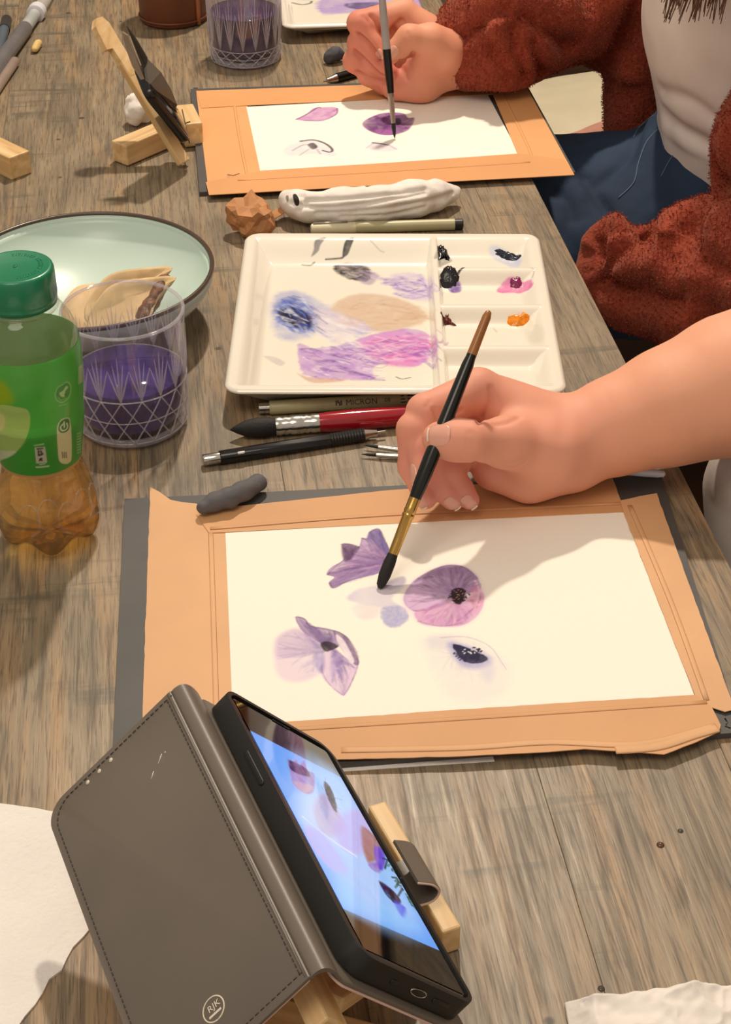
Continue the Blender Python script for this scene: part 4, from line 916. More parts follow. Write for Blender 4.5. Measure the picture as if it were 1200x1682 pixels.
# ================================================================ pens, brushes, pencils
def turned(root, name, a, d, prof, m, n=24): return mk(name, *rod(np.asarray(a)+d*prof[0][0], np.asarray(a)+d*(prof[0][0]+1), [(t-prof[0][0], r) for t, r in prof], n), m, root, angle=40)
def axis(pa, pb): a, b = P(*pa), P(*pb); return a, unit(b-a), np.linalg.norm(b-a)
M_OLIVE = mat('olive_beige_plastic', hexc('#b3ab84'), .35, var=.05); M_PRINT = mat('dark_print', hexc('#2c2a24'), .6)
def fineliner(label, pa, pb, flip=False, marks=True):
    a, d, L = axis(pa, pb); t = thing('fineliner_pen', label, 'pen', a-V3(0, 0, a[2])); r = .0047
    if not flip:
        turned(t, 'end_plug', a, d, [(0, .0030), (.0004, .0037), (.0075, .0037)], M_CHROME); turned(t, 'cap', a, d, [(.0075, .0044), (.0085, .0048), (.044, .0048), (.0445, .0046)], M_OLIVE)
        b = turned(t, 'barrel', a, d, [(.0445, r), (.136, r), (.1365, .004)], M_OLIVE)
    else:
        turned(t, 'cap', a, d, [(0, .003), (.001, .0042), (.036, .0046), (.0365, .0044)], mat('ivory_cap', hexc('#d8cfae'), .35)); b = turned(t, 'barrel', a, d, [(.0365, r), (L-.007, r)], M_OLIVE); turned(t, 'end_plug', a, d, [(L-.007, .0044), (L-.0008, .0044), (L, .0036)], M_BLACKP)
        mk('clip', *tube([a+d*.03+V3(0, 0, .0052), a+d*.002+V3(0, 0, .0052)], .0008, 8), M_CHROME, t)
    if marks:
        _, sd, u = frame_from(d); v = unit(V3(0, -.80, .60)); phi = math.atan2(v@u, v@sd)
        mb = MB()
        for s, size, st, off in (('MICRON', .0055, .059, -.0019), ('08', .0040, .0855, -.0012)):
            vv, ff = text_on_rod(s, size, a, d, r, phi+off/r*(1 if (-math.sin(phi)*sd+math.cos(phi)*u)@V3(0, .6, .8) > 0 else -1), st, 1); mb.add(vv, ff)
        for k in range(3):
            for q in range(5):
                st = .0965+q*.0047; an = phi+(.0022-.0022*k)/r; pts = [a+d*(st+w)+(r+.0001)*(math.cos(an)*sd+math.sin(an)*u) for w in (0, .0038-.0008*((q+k) % 3))]; mb.add(*tube(pts, .0004, 5))
        for w, h0, h1 in ((0, -.0016, .0016), (.0012, -.0018, .0004), (.0024, -.0006, .0018), (.0036, -.0016, .0016)):
            pts = [a+d*(.0525+w)+(r+.0001)*(math.cos(phi+h/r)*sd+math.sin(phi+h/r)*u) for h in (h0, h1)]; mb.add(*tube(pts, .0005, 5))
        o = mb.build('printed_lettering', M_PRINT, b, smooth=False)
    return t
fineliner('beige fineliner pen with printed barrel lying between palette and red brush', (424, 671, .0050), (700, 654, .0050))
fineliner('fineliner pen with ivory cap and black end tucked against the rolled tissue', (510, 376, .0048), (760, 368, .0048), True, False)
# big mop brush
a, d, L = axis((378, 706, .007), (667, 683, .007)); t = thing('mop_brush', 'thick black mop brush with silver ferrule and red handle beside the pens', 'brush', a-V3(0, 0, .007))
M_BRIS = mat('black_bristle', hexc('#171514'), .7, var=.3, nscale=300, bump=.5, bscale=700, scale=(1, 1, 1)); M_RED = mat('red_lacquer', hexc('#9c0b20'), .12, var=.06, Coat_Weight=.6)
mk('bristles', *rod(a, a+d, [(0, .0004), (.004, .0028), (.010, .0055), (.018, .0068), (.024, .0066), (.030, .0056), (.032, .005)], 20), M_BRIS, t)
turned(t, 'ferrule', a, d, [(.030, .0062), (.0325, .0066), (.035, .0060), (.0365, .0066), (.039, .0060), (.041, .0066), (.047, .0066), (.049, .0060), (.0505, .0066), (.053, .0060), (.0545, .0066), (.059, .0064)], M_CHROME)
turned(t, 'handle', a, d, [(.0585, .0062), (.066, .0068), (.085, .0072), (.115, .0068), (.15, .0055), (.18, .004), (.2, .0028), (.201, .001)], M_RED)
# drafting pencil
a, d, L = axis((333, 756, .0047), (655, 705, .0047)); t = thing('drafting_pencil', 'black drafting pencil with chrome button lying beside the putty stick', 'pencil', a-V3(0, 0, .0047))
turned(t, 'push_button', a, d, [(0, .0034), (.0005, .0038), (.011, .0038)], M_CHROME); b = turned(t, 'barrel', a, d, [(.011, .0042), (.0118, .0047), (.085, .0047), (.0853, .0044)], M_BLACK, 8)
turned(t, 'grip', a, d, [(x, .0047 if i % 2 else .0043) for i, x in enumerate(np.linspace(.0853, .108, 24))], M_BLACKP); turned(t, 'tip_cone', a, d, [(.108, .004), (.117, .0022), (.1175, .0010), (.123, .0008)], M_CHROME)
_, sd, u = frame_from(d); v = unit(V3(0, -.7, .70)); phi = math.atan2(v@u, v@sd); mb = MB()
mb.add(*tube([a+d*x+.0046*(math.cos(phi)*sd+math.sin(phi)*u) for x in (.0225, .027)], .0009, 6)); mb.build('white_mark', mat('white_print', hexc('#e9e6df'), .5), b)
# pencil beyond the far hand
a, d, L = axis((531, 134, .0045), (640, 104, .0045)); t = thing('drafting_pencil', 'black pencil with silver tip poking out behind the hand with the slim brush', 'pencil', a-V3(0, 0, .0045))
turned(t, 'tip_cone', a, d, [(0, .0008), (.004, .001), (.0042, .0022), (.015, .0042)], M_CHROME); turned(t, 'barrel', a, d, [(.015, .0045), (.12, .0045), (.121, .003)], M_BLACK)
# two slim brushes whose handles lie beneath the working hand
for pa, pb, lab in (((597, 731, .003), (690, 744, .003), 'slim brush with silver ferrule lying next to the drafting pencil tip'), ((593, 746, .0025), (690, 752, .0025), 'slim brush with thin dark hair lying between another slim brush and the tape')):
    a, d, L = axis(pa, pb); t = thing('slim_brush', lab, 'brush', a-V3(0, 0, a[2])); turned(t, 'bristles', a, d, [(0, .0002), (.004, .0009), (.010, .0012)], M_BRIS, 10); turned(t, 'ferrule', a, d, [(.010, .0015), (.024, .0018)], M_CHROME, 14); turned(t, 'handle', a, d, [(.024, .0018), (.035, .0023), (.07, .0018), (.13, .001)], M_BLACK, 14)
# white handle poking out under the forearm
a, d, L = axis((960, 768, .009), (1092, 779, .007)); t = thing('white_pen', 'slender white plastic pen poking out from under the forearm', 'pen', a-V3(0, 0, .009))
M_WHT = mat('white_plastic', hexc('#dcdce4'), .3, var=.03); turned(t, 'barrel', a, d, [(0, .002), (.01, .0026), (L-.012, .0028), (L-.004, .0026)], M_WHT); turned(t, 'end_cap', a, d, [(L-.004, .0024), (L-.001, .002), (L, .0008)], M_WHT)
# pens at the far corner
M_CLR = thin_clear('clear_pen_plastic', (.9, .9, .92), 1.5, .35, (.8, .76, .72))
a, d, L = axis((90, -22, .008), (-20, 132, .008)); at_ = lambda x, y: float(np.linalg.norm(P(x, y, .008)-a)); k1, k2, k3 = at_(46, 16), at_(38, 27), at_(27, 45); t = thing('water_brush_pen', 'clear plastic water brush with white collar and grey barrel by the table corner', 'pen', a-V3(0, 0, .008))
turned(t, 'cap', a, d, [(0, .0035), (k1*.6, .0062), (k1, .0066)], M_CLR); turned(t, 'collar', a, d, [(k1, .0095), (k1+.012, .0095), (k1+.013, .0072)], M_WHT); turned(t, 'neck', a, d, [(k1+.013, .0062), (k3, .0066)], mat('clear_grey', hexc('#aeb2b0'), .2)); turned(t, 'barrel', a, d, [(k3, .0072), (k3+.003, .0078), (L, .0078)], mat('slate_barrel', hexc('#6d6a6c'), .3, var=.1))
a, d, L = axis((25, 100, .005), (-22, 170, .005)); t = thing('silver_pen', 'thin rosy silver pen lying next to the clear water brush', 'pen', a-V3(0, 0, .005)); turned(t, 'barrel', a, d, [(0, .0042), (.001, .0048), (.1, .0048)], mat('rosy_silver', hexc('#b8a498'), .35, .4)); turned(t, 'grip', a, d, [(.1, .0046), (.12, .0044), (.121, .003)], M_BLACKP)
a, d, L = axis((11, 32, .006), (-8, 110, .006)); t = thing('grey_marker', 'dark grey marker lying beyond the clear water brush', 'marker', a-V3(0, 0, .006)); turned(t, 'cap', a, d, [(0, .0048), (.001, .0056), (.03, .0056)], mat('charcoal_cap', hexc('#3c3836'), .4)); turned(t, 'barrel', a, d, [(.03, .005), (.11, .005)], mat('blue_grey_barrel', hexc('#54606a'), .4))

# ================================================================ soft lumps
def lump(name, label, cat, chain, rads, m, h=.0014, k=.004, noise=(.001, 120, 3), squash=None, rest=None, parent=None, smooth=1):
    pts = [P(*q) for q in chain]; R = max(rads)+.008; F = Field(np.min(pts, 0)-R, np.max(pts, 0)+R, h); F.chain(pts, rads, k)
    if noise: F.noise(*noise)
    v, f = F.mesh(smooth)
    if rest is not None: v[:, 2] += rest-v[:, 2].min()
    o = mk(name, v, f, m, parent); return tag(o, label, cat) if label else o
lump('putty_stick', 'dark grey putty eraser rolled into a stick lying on the tape corner', 'eraser', [(334, 838, .0085), (352, 829, .0095), (375, 823, .010), (400, 811, .0095), (424, 798, .0085)], [.0044, .0056, .006, .006, .0058], mat('putty_grey', hexc('#5b5a5d'), .75, var=.15, nscale=90, bump=.3), .001, .003, (.0008, 160, 3), rest=.0046)
lump('putty_eraser', 'small dark grey putty lump beside the black pencil with silver tip', 'eraser', [(541, 95, .006), (549, 89, .009), (556, 92, .006)], [.006, .0065, .006], mat('putty_slate', hexc('#4a4c52'), .8, var=.2, nscale=90), .001, .002, (.0025, 130, 3), rest=.0003)
tz = zt(300, 0, .38333)
def tissue_roll():
    pts = [P(*q) for q in [(474, 334, .013), (488, 340, .013), (508, 346, .012), (560, 345, .0135), (620, 340, .014), (680, 331, .014), (716, 324, .012), (742, 321, .009)]]; F = Field(np.min(pts, 0)-.03, np.max(pts, 0)+.03, .0013)
    F.chain(pts, [.0090, .0105, .0115, .0135, .0145, .0145, .0120, .004], .006)
    for a, b, r in (((690, 318, .018), (752, 317, .010), .0025), ((690, 336, .010), (738, 333, .005), .003), ((700, 326, .016), (748, 325, .009), .003)): F.cap(P(*a), P(*b), r*2, r*.5, .006)
    F.noise(.0022, 80, 3, (.5, 1, 1)); v, f = F.mesh(1)
    L = [([(478, 338), (520, 346), (600, 340), (700, 322)], .0022, .0026), ([(520, 356), (600, 352), (690, 340), (740, 330)], .002, .0022), ([(500, 335), (560, 332), (640, 324), (700, 315)], .0022, .0022), ([(490, 352), (500, 340), (496, 326)], .0025, .0028), ([(650, 345), (700, 335), (745, 322)], .0018, .002), ([(560, 362), (640, 358), (700, 345)], .0018, .0018)]
    return v, f, L
_tz = tissue_roll()
M_CHAR = mat('charcoal_smudge', hexc('#35332f'), .9, var=.3)
def bvh_of(o):
    from mathutils.bvhtree import BVHTree
    me = o.data; return BVHTree.FromPolygons([v.co for v in me.vertices], [p.vertices for p in me.polygons])
def smudge(root, px, m, name='smudge', lift=.0003):
    bv = bvh_of(root); o = catmull(px, 4); c = o.mean(0); v = []; f = []; n = len(o)
    for r in (1., .66, .33, 0.001):
        for q in o:
            x, y = c+(q-c)*r; dd = Vector(unit(_R*(x-600)-_U*(y-841)+_F*F_PX)); hit, nn, i_, di = bv.ray_cast(Vector(_C), dd); p = hit-dd*lift if hit else None
            v.append(tuple(p) if p else v[-1])
    for k in range(3):
        for j in range(n): f.append((k*n+j, k*n+(j+1) % n, (k+1)*n+(j+1) % n, (k+1)*n+j))
    return mk(name, v, f, m, root)
def press_folds(v, f, lines):
    from mathutils.bvhtree import BVHTree
    bv = BVHTree.FromPolygons([Vector(x) for x in v], [tuple(int(i) for i in q) for q in f]); n = np.cross(v[f[:, 2]]-v[f[:, 0]], v[f[:, 3]]-v[f[:, 1]]); nr = np.zeros_like(v)
    for k in range(4): np.add.at(nr, f[:, k], n)
    nr /= np.maximum(np.linalg.norm(nr, axis=1), 1e-12)[:, None]; out = v.copy()
    for pts, w, dep in lines:
        hp = []
        for x, y in catmull(pts, 5, False) if len(pts) > 2 else pts:
            dd = Vector(unit(_R*(x-600)-_U*(y-841)+_F*F_PX)); h = bv.ray_cast(Vector(_C), dd)[0]
            if h: hp.append(np.array(h))
        if len(hp) < 2: continue
        best = np.full(len(v), 1e9)
        for a, b in zip(hp[:-1], hp[1:]):
            e = b-a; t = np.clip(((v-a)@e)/max(e@e, 1e-12), 0, 1); best = np.minimum(best, np.linalg.norm(v-a-t[:, None]*e, axis=1))
        out -= nr*(dep*np.exp(-(best/w)**2))[:, None]
    return out
v = press_folds(*_tz); v[:, 2] += .0005-v[:, 2].min()
ts = tag(mk('rolled_tissue', v, _tz[1], M_TISSUE), 'rolled white paper tissue with a grey smudge between the palette and mauve petals', 'tissue')
smudge(ts, [(481, 320), (486, 319), (491, 328), (490, 337), (485, 337), (482, 329)], M_CHAR); smudge(ts, [(469, 323), (473, 321), (474, 328), (471, 331)], mat('grey_smudge', hexc('#8a8680'), .9))
lump('crumpled_tissue', 'small crumpled white tissue lying behind the notched phone stand', 'tissue', [(222, 185, .012), (232, 178, .014), (226, 170, .018)], [.011, .012, .008], M_TISSUE, .0014, .004, (.005, 110, 3), rest=.0004)
# crumpled kraft ball, creased facets
def kraft_ball():
    bm = bmesh.new(); bmesh.ops.create_icosphere(bm, subdivisions=3, radius=1.0); c = P(415, 350, .0185)
    seeds = RNG.normal(size=(30, 3)); seeds /= np.linalg.norm(seeds, axis=1)[:, None]; hs = RNG.uniform(.66, 1.12, 30)
    for v in bm.verts:
        p = np.array(v.co); d = seeds@p; r = min((hs/np.maximum(d, .2)).min(), 1.25); r = r*(1+.06*fbm(p*3.1+5, 3)-.22*max(0, .12-abs(float(fbm(p*1.7+2, 2))))/.12); q = p*r*V3(.0235, .021, .0185); v.co = Vector(c+q)
    zmin = min(v.co.z for v in bm.verts)
    for v in bm.verts: v.co.z -= zmin-.0004
    me = bpy.data.meshes.new('crumpled_paper'); bm.to_mesh(me); bm.free(); me.materials.append(mat('crumpled_kraft', hexc('#bb8252'), .7, var=.18, nscale=50, bump=.3, bscale=150))
    o = link_mesh('crumpled_paper', me); tag(o, 'crumpled ball of brown kraft tape beside the rolled tissue', 'paper ball')
    mk('torn_tab', *rbox(P(452, 352, .007), np.array([unit(V3(1, .3, .5)), unit(V3(-.3, 1, 0)), unit(np.cross(V3(1, .3, .5), V3(-.3, 1, 0)))]), (.014, .012, .0006), .0), me.materials[0], o, smooth=False)
kraft_ball()
lump('bread_crumb', 'pale yellow crumb lying on the planks near the water brush', 'crumb', [(57, 83, .003), (63, 73, .003)], [.0035, .004], mat('crumb_yellow', hexc('#d8b878'), .8), .0008, .002, (.0008, 200, 2), rest=.0002)
# folded napkin at the near corner
def napkin():
    X, Y = np.meshgrid(np.linspace(0, 1, 150), np.linspace(0, 1, 70)); A, B, C, D = P(926, 1652, 0), P(1290, 1618, 0), P(1300, 1760, 0), P(948, 1780, 0)
    v = (A*(1-X[..., None])+B*X[..., None])*(1-Y[..., None])+(D*(1-X[..., None])+C*X[..., None])*Y[..., None]
    q = np.stack([X*2.6, Y*1.2, X*0+.3], -1); w = fbm(q, 3); w2 = fbm(q*2.1+4, 3); ed = np.clip(np.minimum(np.minimum(X, 1-X)*9, np.minimum(Y, 1-Y)*6), 0, 1)
    v[..., 2] = .0012+ed*(.007+.006*(1-np.abs(w)*2)+.004*(1-np.abs(w2)*2)).clip(0); v[..., 1] += .003*fbm(np.stack([X*7, X*0, X*0+2], -1), 2)*(1-Y)
    i = np.arange(X.size).reshape(X.shape); f = np.stack([i[:-1, :-1], i[1:, :-1], i[1:, 1:], i[:-1, 1:]], -1).reshape(-1, 4)[:, ::-1]
    o = mk('paper_napkin', v.reshape(-1, 3), f, M_TISSUE); md = o.modifiers.new('thickness', 'SOLIDIFY'); md.thickness = .0006; md.offset = 1
    tag(o, 'crumpled white paper napkin lying on bare planks beside the phone', 'napkin')
napkin()
def droplet(label, x, y, r, m):
    c = P(x, y, 0); tag(mk('paint_droplet', *lathe([(r, .0002), (r*.96, r*.22), (r*.75, r*.42), (r*.4, r*.55), (.0001, r*.6)], c, 20), m), label, 'droplet')
M_DROP = mat('brown_paint_droplet', hexc('#5a3a2a'), .1, var=.2); M_DROP2 = mat('grey_paint_droplet', hexc('#4a463c'), .15, var=.2)
droplet('glossy brown paint droplet on the planks beyond the napkin', 1084, 1388, .0019, M_DROP); droplet('dull grey paint droplet on the planks right beside the napkin', 987, 1624, .0016, M_DROP2); droplet('dark spot of dried paint beside the glossy brown droplet', 1117, 1365, .0014, M_DROP2)
# ================================================================ wooden phone stands
def bar(parent, name, a, b, w, th, m=None, up=(0, 0, 1), bev=.0012):
    """square-cut wooden bar from a to b (own length axis for the grain)"""
    a = np.asarray(a, float); b = np.asarray(b, float); d, s, u = frame_from(b-a, up); L = np.linalg.norm(b-a)
    v, f = rbox((0, 0, 0), np.eye(3), (w, L, th), bev); me = bpy.data.meshes.new(name); me.from_pydata([tuple(x) for x in v], [], f); me.materials.append(m or M_PINE)
    o = bpy.data.objects.new(name, me); COL.objects.link(o); Rm = Matrix((tuple(s), tuple(d), tuple(np.cross(s, d)))).transposed().to_4x4()
    o.parent = parent; o.matrix_basis = Matrix.Translation(Vector((a+b)/2)-parent.location) @ Rm; return o
def round_slab(c, ax, dims, r, bev=.0012, n=6):
    """flat slab with rounded corners in its plane; ax rows = (long, short, normal)"""
    lx_, ly_, th = dims; pts = []
    for sx, sy, a0 in ((1, 1, 0), (-1, 1, 90), (-1, -1, 180), (1, -1, 270)):
        for k in range(n+1):
            a = math.radians(a0+90*k/n); pts.append((sx*(lx_/2-r)+r*math.cos(a), sy*(ly_/2-r)+r*math.sin(a)))
    A = np.asarray(ax, float); c = np.asarray(c, float); v = []; N = len(pts); f = []
    lv = [(-th/2, bev), (-th/2+bev*.3, bev*.3), (-th/2+bev, 0), (th/2-bev, 0), (th/2-bev*.3, bev*.3), (th/2, bev)]
    for z, ins in lv:
        kx, ky = (lx_/2-ins)/(lx_/2), (ly_/2-ins)/(ly_/2)
        for x, y in pts: v.append(c+A[0]*x*kx+A[1]*y*ky+A[2]*z)
    for i in range(len(lv)-1):
        for j in range(N): f.append((i*N+j, i*N+(j+1) % N, (i+1)*N+(j+1) % N, (i+1)*N+j))
    f.append(tuple(range(N-1, -1, -1))); f.append(tuple((len(lv)-1)*N+j for j in range(N))); return v, f

# ---------------------------------------------------------------- near phone in its open wallet case
A_, D_, B_ = P(372, 1140, .098), P(598, 1576, .098), P(533, 1219, .042); C_ = P(777, 1646, .042)
e_l = unit((D_-A_)+(C_-B_)); e_s = (B_-A_)+(C_-D_); e_s = unit(e_s-e_l*(e_s@e_l)); e_n = np.cross(e_l, e_s); e_n = e_n if e_n[2] > 0 else -e_n
pcn = (A_+B_+C_+D_)/4; PL, PW = .1640, .0765
M_TPU = mat('black_soft_shell', hexc('#151414'), .45, var=.08); M_LEATH = mat('grey_leatherette', hexc('#6a6157'), .42, var=.06, nscale=20, bump=.12, bscale=600, bdist=.0003)
M_LINE = mat('pale_lining', hexc('#d9b9ab'), .7, var=.05)
phone = thing('smartphone', 'smartphone showing lilac anemones on a bright blue screen in open wallet case', 'phone', pcn)
mk('phone_body', *round_slab(pcn-e_n*.0042, np.array([e_l, e_s, e_n]), (PL-.004, PW-.004, .0078), .008, .0012), mat('black_glass_body', hexc('#08080a'), .06, Coat_Weight=.8), phone, angle=35)
class PlaneSheet(Sheet):
    def __init__(s, c, e1, e2, n, w, l, res, base): s.c = c; s.e1 = e1; s.e2 = e2; s.n = n; s.set(w, l, res, base)
    def hit(s, x, y): d = _R*(x-600)-_U*(y-841)+_F*F_PX; return _C+d*(((s.c-_C)@s.n)/(d@s.n))
PS = PlaneSheet(pcn+e_n*.0000, e_l, -e_s, e_n, PL-.010, PW-.010, .00032, (.0, .0, .0))
z3 = zt(340, 1100, .38333)
def screen_art(s):
    q = z3((168, 252), (585, 468), (1005, 1208), (568, 1018)); s.poly(q, '#5c9cf2', 1, .0002, 0, sm=False)
    s.poly(z3((380, 400), (585, 480), (900, 1050), (700, 1060), (560, 900), (400, 620)), '#a9cdf8', .8, .012, .2, sm=True); s.poly(z3((560, 900), (700, 1000), (900, 1100), (720, 1070), (580, 1010)), '#8cc4fa', .7, .006, 0)
    s.poly(z3((400, 620), (470, 520), (560, 560), (560, 760), (470, 720)), '#c9d6f4', .6, .006, 0)
    s.poly(z3((345, 385), (365, 400), (380, 385), (395, 410), (415, 390), (430, 430), (460, 450), (455, 520), (420, 530), (370, 490), (355, 440)), '#9c7fb8', .9, .0008, .5, 200); s.poly(z3((350, 390), (395, 405), (430, 430), (440, 460), (400, 450), (360, 430)), '#4a2c5c', .9, .0008, .5, 300, wob=.0006); s.poly(z3((370, 480), (455, 500), (420, 530)), '#c8a9b8', .7, .001)
    s.poly(z3((455, 590), (500, 530), (560, 600), (590, 680), (540, 720), (480, 680)), '#b9a9cf', .8, .002, .4); s.poly(z3((500, 480), (525, 500), (550, 560), (555, 610), (535, 590), (510, 530)), '#171428', .95, .0008, .3, 300, wob=.0008)
    s.veins(z3((530, 550))[0], z3((580, 560), (575, 600), (505, 460), (570, 640), (490, 500)), '#2c2748', .0004, .7)
    s.poly(z3((560, 640), (640, 600), (700, 680), (690, 780), (600, 780), (550, 720)), '#b3a3e6', .7, .003, .4); s.poly(z3((420, 680), (480, 690), (560, 790), (600, 860), (560, 870), (470, 790)), '#b9a6ea', .75, .002, .5); s.line(z3((410, 630), (520, 720), (640, 800)), '#d7def6', .0008, .7)
    s.poly(z3((665, 670), (740, 740), (745, 800), (700, 830), (680, 810), (662, 740)), '#8b5448', .8, .0016, .3); s.poly(z3((690, 830), (745, 830), (740, 870), (710, 860)), '#7a5cba', .8, .001); s.poly(z3((715, 760), (745, 765), (765, 810), (750, 860), (725, 830)), '#6a44c8', .85, .001, .5)
    for k in range(26):
        t = random.random(); x, y = 765+t*110, 800+t*210; s.line(z3((x, y), (x+random.uniform(-30, 40), y+random.uniform(-10, 40))), random.choice(['#1f4a3c', '#2d6a52', '#173a34', '#4a8a6a']), .0006, .85, sm=False)
    s.poly(z3((735, 905), (790, 940), (830, 990), (815, 1005), (770, 970)), '#3a1f44', .95, .0008, .4, 300); s.poly(z3((780, 940), (800, 960), (810, 1000), (790, 990)), '#140d22', .95, .0006); s.poly(z3((800, 990), (850, 1020), (840, 1060), (815, 1030)), '#4a4ae0', .8, .0016)
    s.poly(z3((430, 640), (560, 760), (640, 900), (560, 860), (470, 760)), '#9bb2f2', .4, .004)
screen_art(PS)
def screen_mat():
    m, nt, b, out = new_mat('lit_screen'); a = nd(nt, 'ShaderNodeAttribute', attribute_name='paint'); n = nd(nt, 'ShaderNodeTexNoise', i_Scale=900.); nt.links.new(coords(nt), n.inputs[0])
    c = mixc(nt, 1.0, a.outputs[0], ramp(nt, n.outputs[0], [(.3, (.97, .97, .97)), (.7, (1, 1, 1))]), 'MULTIPLY')
    b.inputs['Base Color'].default_value = (.004, .004, .005, 1); b.inputs['Roughness'].default_value = .04; nt.links.new(c, b.inputs['Emission Color']); b.inputs['Emission Strength'].default_value = 1.0; return m
sh = PS.build('screen', screen_mat(), phone)
mk('speaker_slot', *tube([pcn+e_l*(-PL/2+.0045)+e_s*x+e_n*.0002 for x in (-.006, .006)], .0003, 6), M_BLACKP, phone)
mk('charging_port', *round_slab(pcn+e_l*(PL/2+.0004)-e_n*.0046+e_s*.003, np.array([e_s, e_n, e_l]), (.010, .0034, .001), .0016, .0003), M_BLACKP, phone); mk('port_ring', *tube([pcn+e_l*(PL/2+.0009)-e_n*(.0046+.0017*math.sin(a))+e_s*(.003+.0048*math.cos(a)) for a in np.linspace(0, 2*np.pi, 25)], .0003, 5), M_CHROME, phone)

case = thing('phone_wallet_case', 'open grey leatherette wallet case folded over like a tent around the phone', 'phone case', (pcn[0], pcn[1], 0))
def shell():
    b = MB(); t = .0018; d = .0098
    # rim as four walls with rounded corners, plus back plate
    N = 6; r = .010; out = []; inn = []
    for sx, sy, a0 in ((1, 1, 0), (-1, 1, 90), (-1, -1, 180), (1, -1, 270)):
        for k in range(N+1):
            a = math.radians(a0+90*k/N); x, y = sx*(PL/2+.0006-r), sy*(PW/2+.0006-r); out.append((x+r*math.cos(a), y+r*math.sin(a))); inn.append((x+(r-t-.0006)*math.cos(a), y+(r-t-.0006)*math.sin(a)))
    n = len(out); lv = [(out, -d+.0015, .97), (out, -d, 1.0), (out, 0.0, 1.0), (out, .0006, .998), (inn, .0006, 1.0), (inn, -.0006, 1.0), (inn, -.0082, 1.0)]; v = []; f = []
    for o, z, k in lv:
        for x, y in o: v.append(pcn+e_l*x*k+e_s*y*k+e_n*z)
    for i in range(len(lv)-1):
        for j in range(n): f.append((i*n+j, i*n+(j+1) % n, (i+1)*n+(j+1) % n, (i+1)*n+j))
    f.append(tuple(range(n))); return v, f
mk('shell', *shell(), M_TPU, case, recalc=True, angle=40)
mk('button', *round_slab(pcn+e_s*(-PW/2-.0006)-e_n*.004-e_l*.03, np.array([e_l, e_n, e_s]), (.022, .0028, .0012), .0013, .0004), M_TPU, case)
for q in (-.0125, .0185): mk('port_cutout', *round_slab(pcn+e_l*(PL/2+.0007)-e_n*.0048+e_s*q, np.array([e_s, e_n, e_l]), (.0042 if q < 0 else .011, .0026, .0006), .0012, .0002), M_BLACKP, case)
# back plate of the wallet under the phone, lining edge showing
bk = mk('back_panel', *round_slab(pcn-e_n*.0118+e_s*.0005, np.array([e_l, e_s, e_n]), (PL+.008, PW+.010, .0022), .007, .0008), M_LEATH, case, angle=40)
mk('lining_edge', *round_slab(pcn-e_n*.0136+e_s*.0005, np.array([e_l, e_s, e_n]), (PL+.0075, PW+.0095, .0013), .007, .0004), M_LINE, case, angle=40)
# front cover hanging over the other side
R0, R1 = P(281, 1136, .100), P(514, 1604, .100); E0 = P(71, 1295, .05)
c_l = unit(e_l+unit(R1-R0)); CW = np.linalg.norm(E0-R0); c_s = E0-R0; c_s = unit(c_s-c_l*(c_s@c_l)); c_n = np.cross(c_l, c_s); c_n = c_n if c_n[2] > 0 else -c_n; CL = np.linalg.norm(R1-R0)
def cover_pt(u_, w_, n_=0.): return R0+c_l*u_+c_s*w_+c_n*n_
def cover_outline(off=0., r=.0115):
    W_ = .0812; pts = [(off, 0)]
    for cx, cy, a0 in ((r+off, W_-off-r, 180), ): pts += [(cx+r*math.cos(math.radians(a0-90*k/8)), cy+r*math.sin(math.radians(a0-90*k/8))) for k in range(9)]
    for cx, cy, a0 in ((CL-off-r, W_-off-r, 90), ): pts += [(cx+r*math.cos(math.radians(a0-90*k/8)), cy+r*math.sin(math.radians(a0-90*k/8))) for k in range(9)]
    pts.append((CL-off, 0)); return pts
def plate(pts, n0, n1, bev=.0007):
    v = []; f = []; N = len(pts); c = np.mean(pts, 0); lv = [(n0, bev), (n0+bev*.7, 0), (n1-bev*.7, 0), (n1, bev)]
    for z, i_ in lv:
        for p in pts: q = np.array(p)+(c-np.array(p))/np.linalg.norm(c-np.array(p))*i_; v.append(cover_pt(q[0], q[1], z))
    for i in range(3):
        for j in range(N): f.append((i*N+j, i*N+(j+1) % N, (i+1)*N+(j+1) % N, (i+1)*N+j))
    f.append(tuple(range(N))); f.append(tuple(3*N+j for j in range(N))); return v, f
cov = mk('front_cover', *plate(cover_outline(), -.0012, .0012), M_LEATH, case, recalc=True, angle=40)
mk('cover_lining', *plate(cover_outline(.0006), -.0024, -.0011, .0004), M_LINE, case, recalc=True, angle=40)
st = MB(); M_STI = mat('grey_thread', hexc('#2e2a27'), .7, var=.2); op = catmull(cover_outline(.0035), 1); 
op = np.array(cover_outline(.0035)); seg = np.linalg.norm(np.diff(op, axis=0), axis=1); cum = np.r_[0, np.cumsum(seg)]
def along(s): i = min(np.searchsorted(cum, s, 'right')-1, len(seg)-1); return op[i]+(op[i+1]-op[i])*(s-cum[i])/seg[i]
s = 0.
while s < cum[-1]-.003: a, b = along(s), along(s+.0019); st.add(*tube([cover_pt(a[0], a[1], .0013), cover_pt(b[0], b[1], .0013)], .00025, 5)); s += .0029
s = .004
while s < CL-.004: st.add(*tube([cover_pt(s, .0030, .0013), cover_pt(s+.0019, .0030, .0013)], .00025, 5)); s += .0029
st.build('stitching', M_STI, cov)
for k in range(3): mk('speaker_hole', *tube([cover_pt(.0062, .0405+k*.0075, .0011), cover_pt(.0062, .0405+k*.0075, .00135)], .0011, 12), mat('pale_hole', hexc('#d8cdbb'), .6) if k == 0 else bpy.data.materials['pale_hole'], cov)
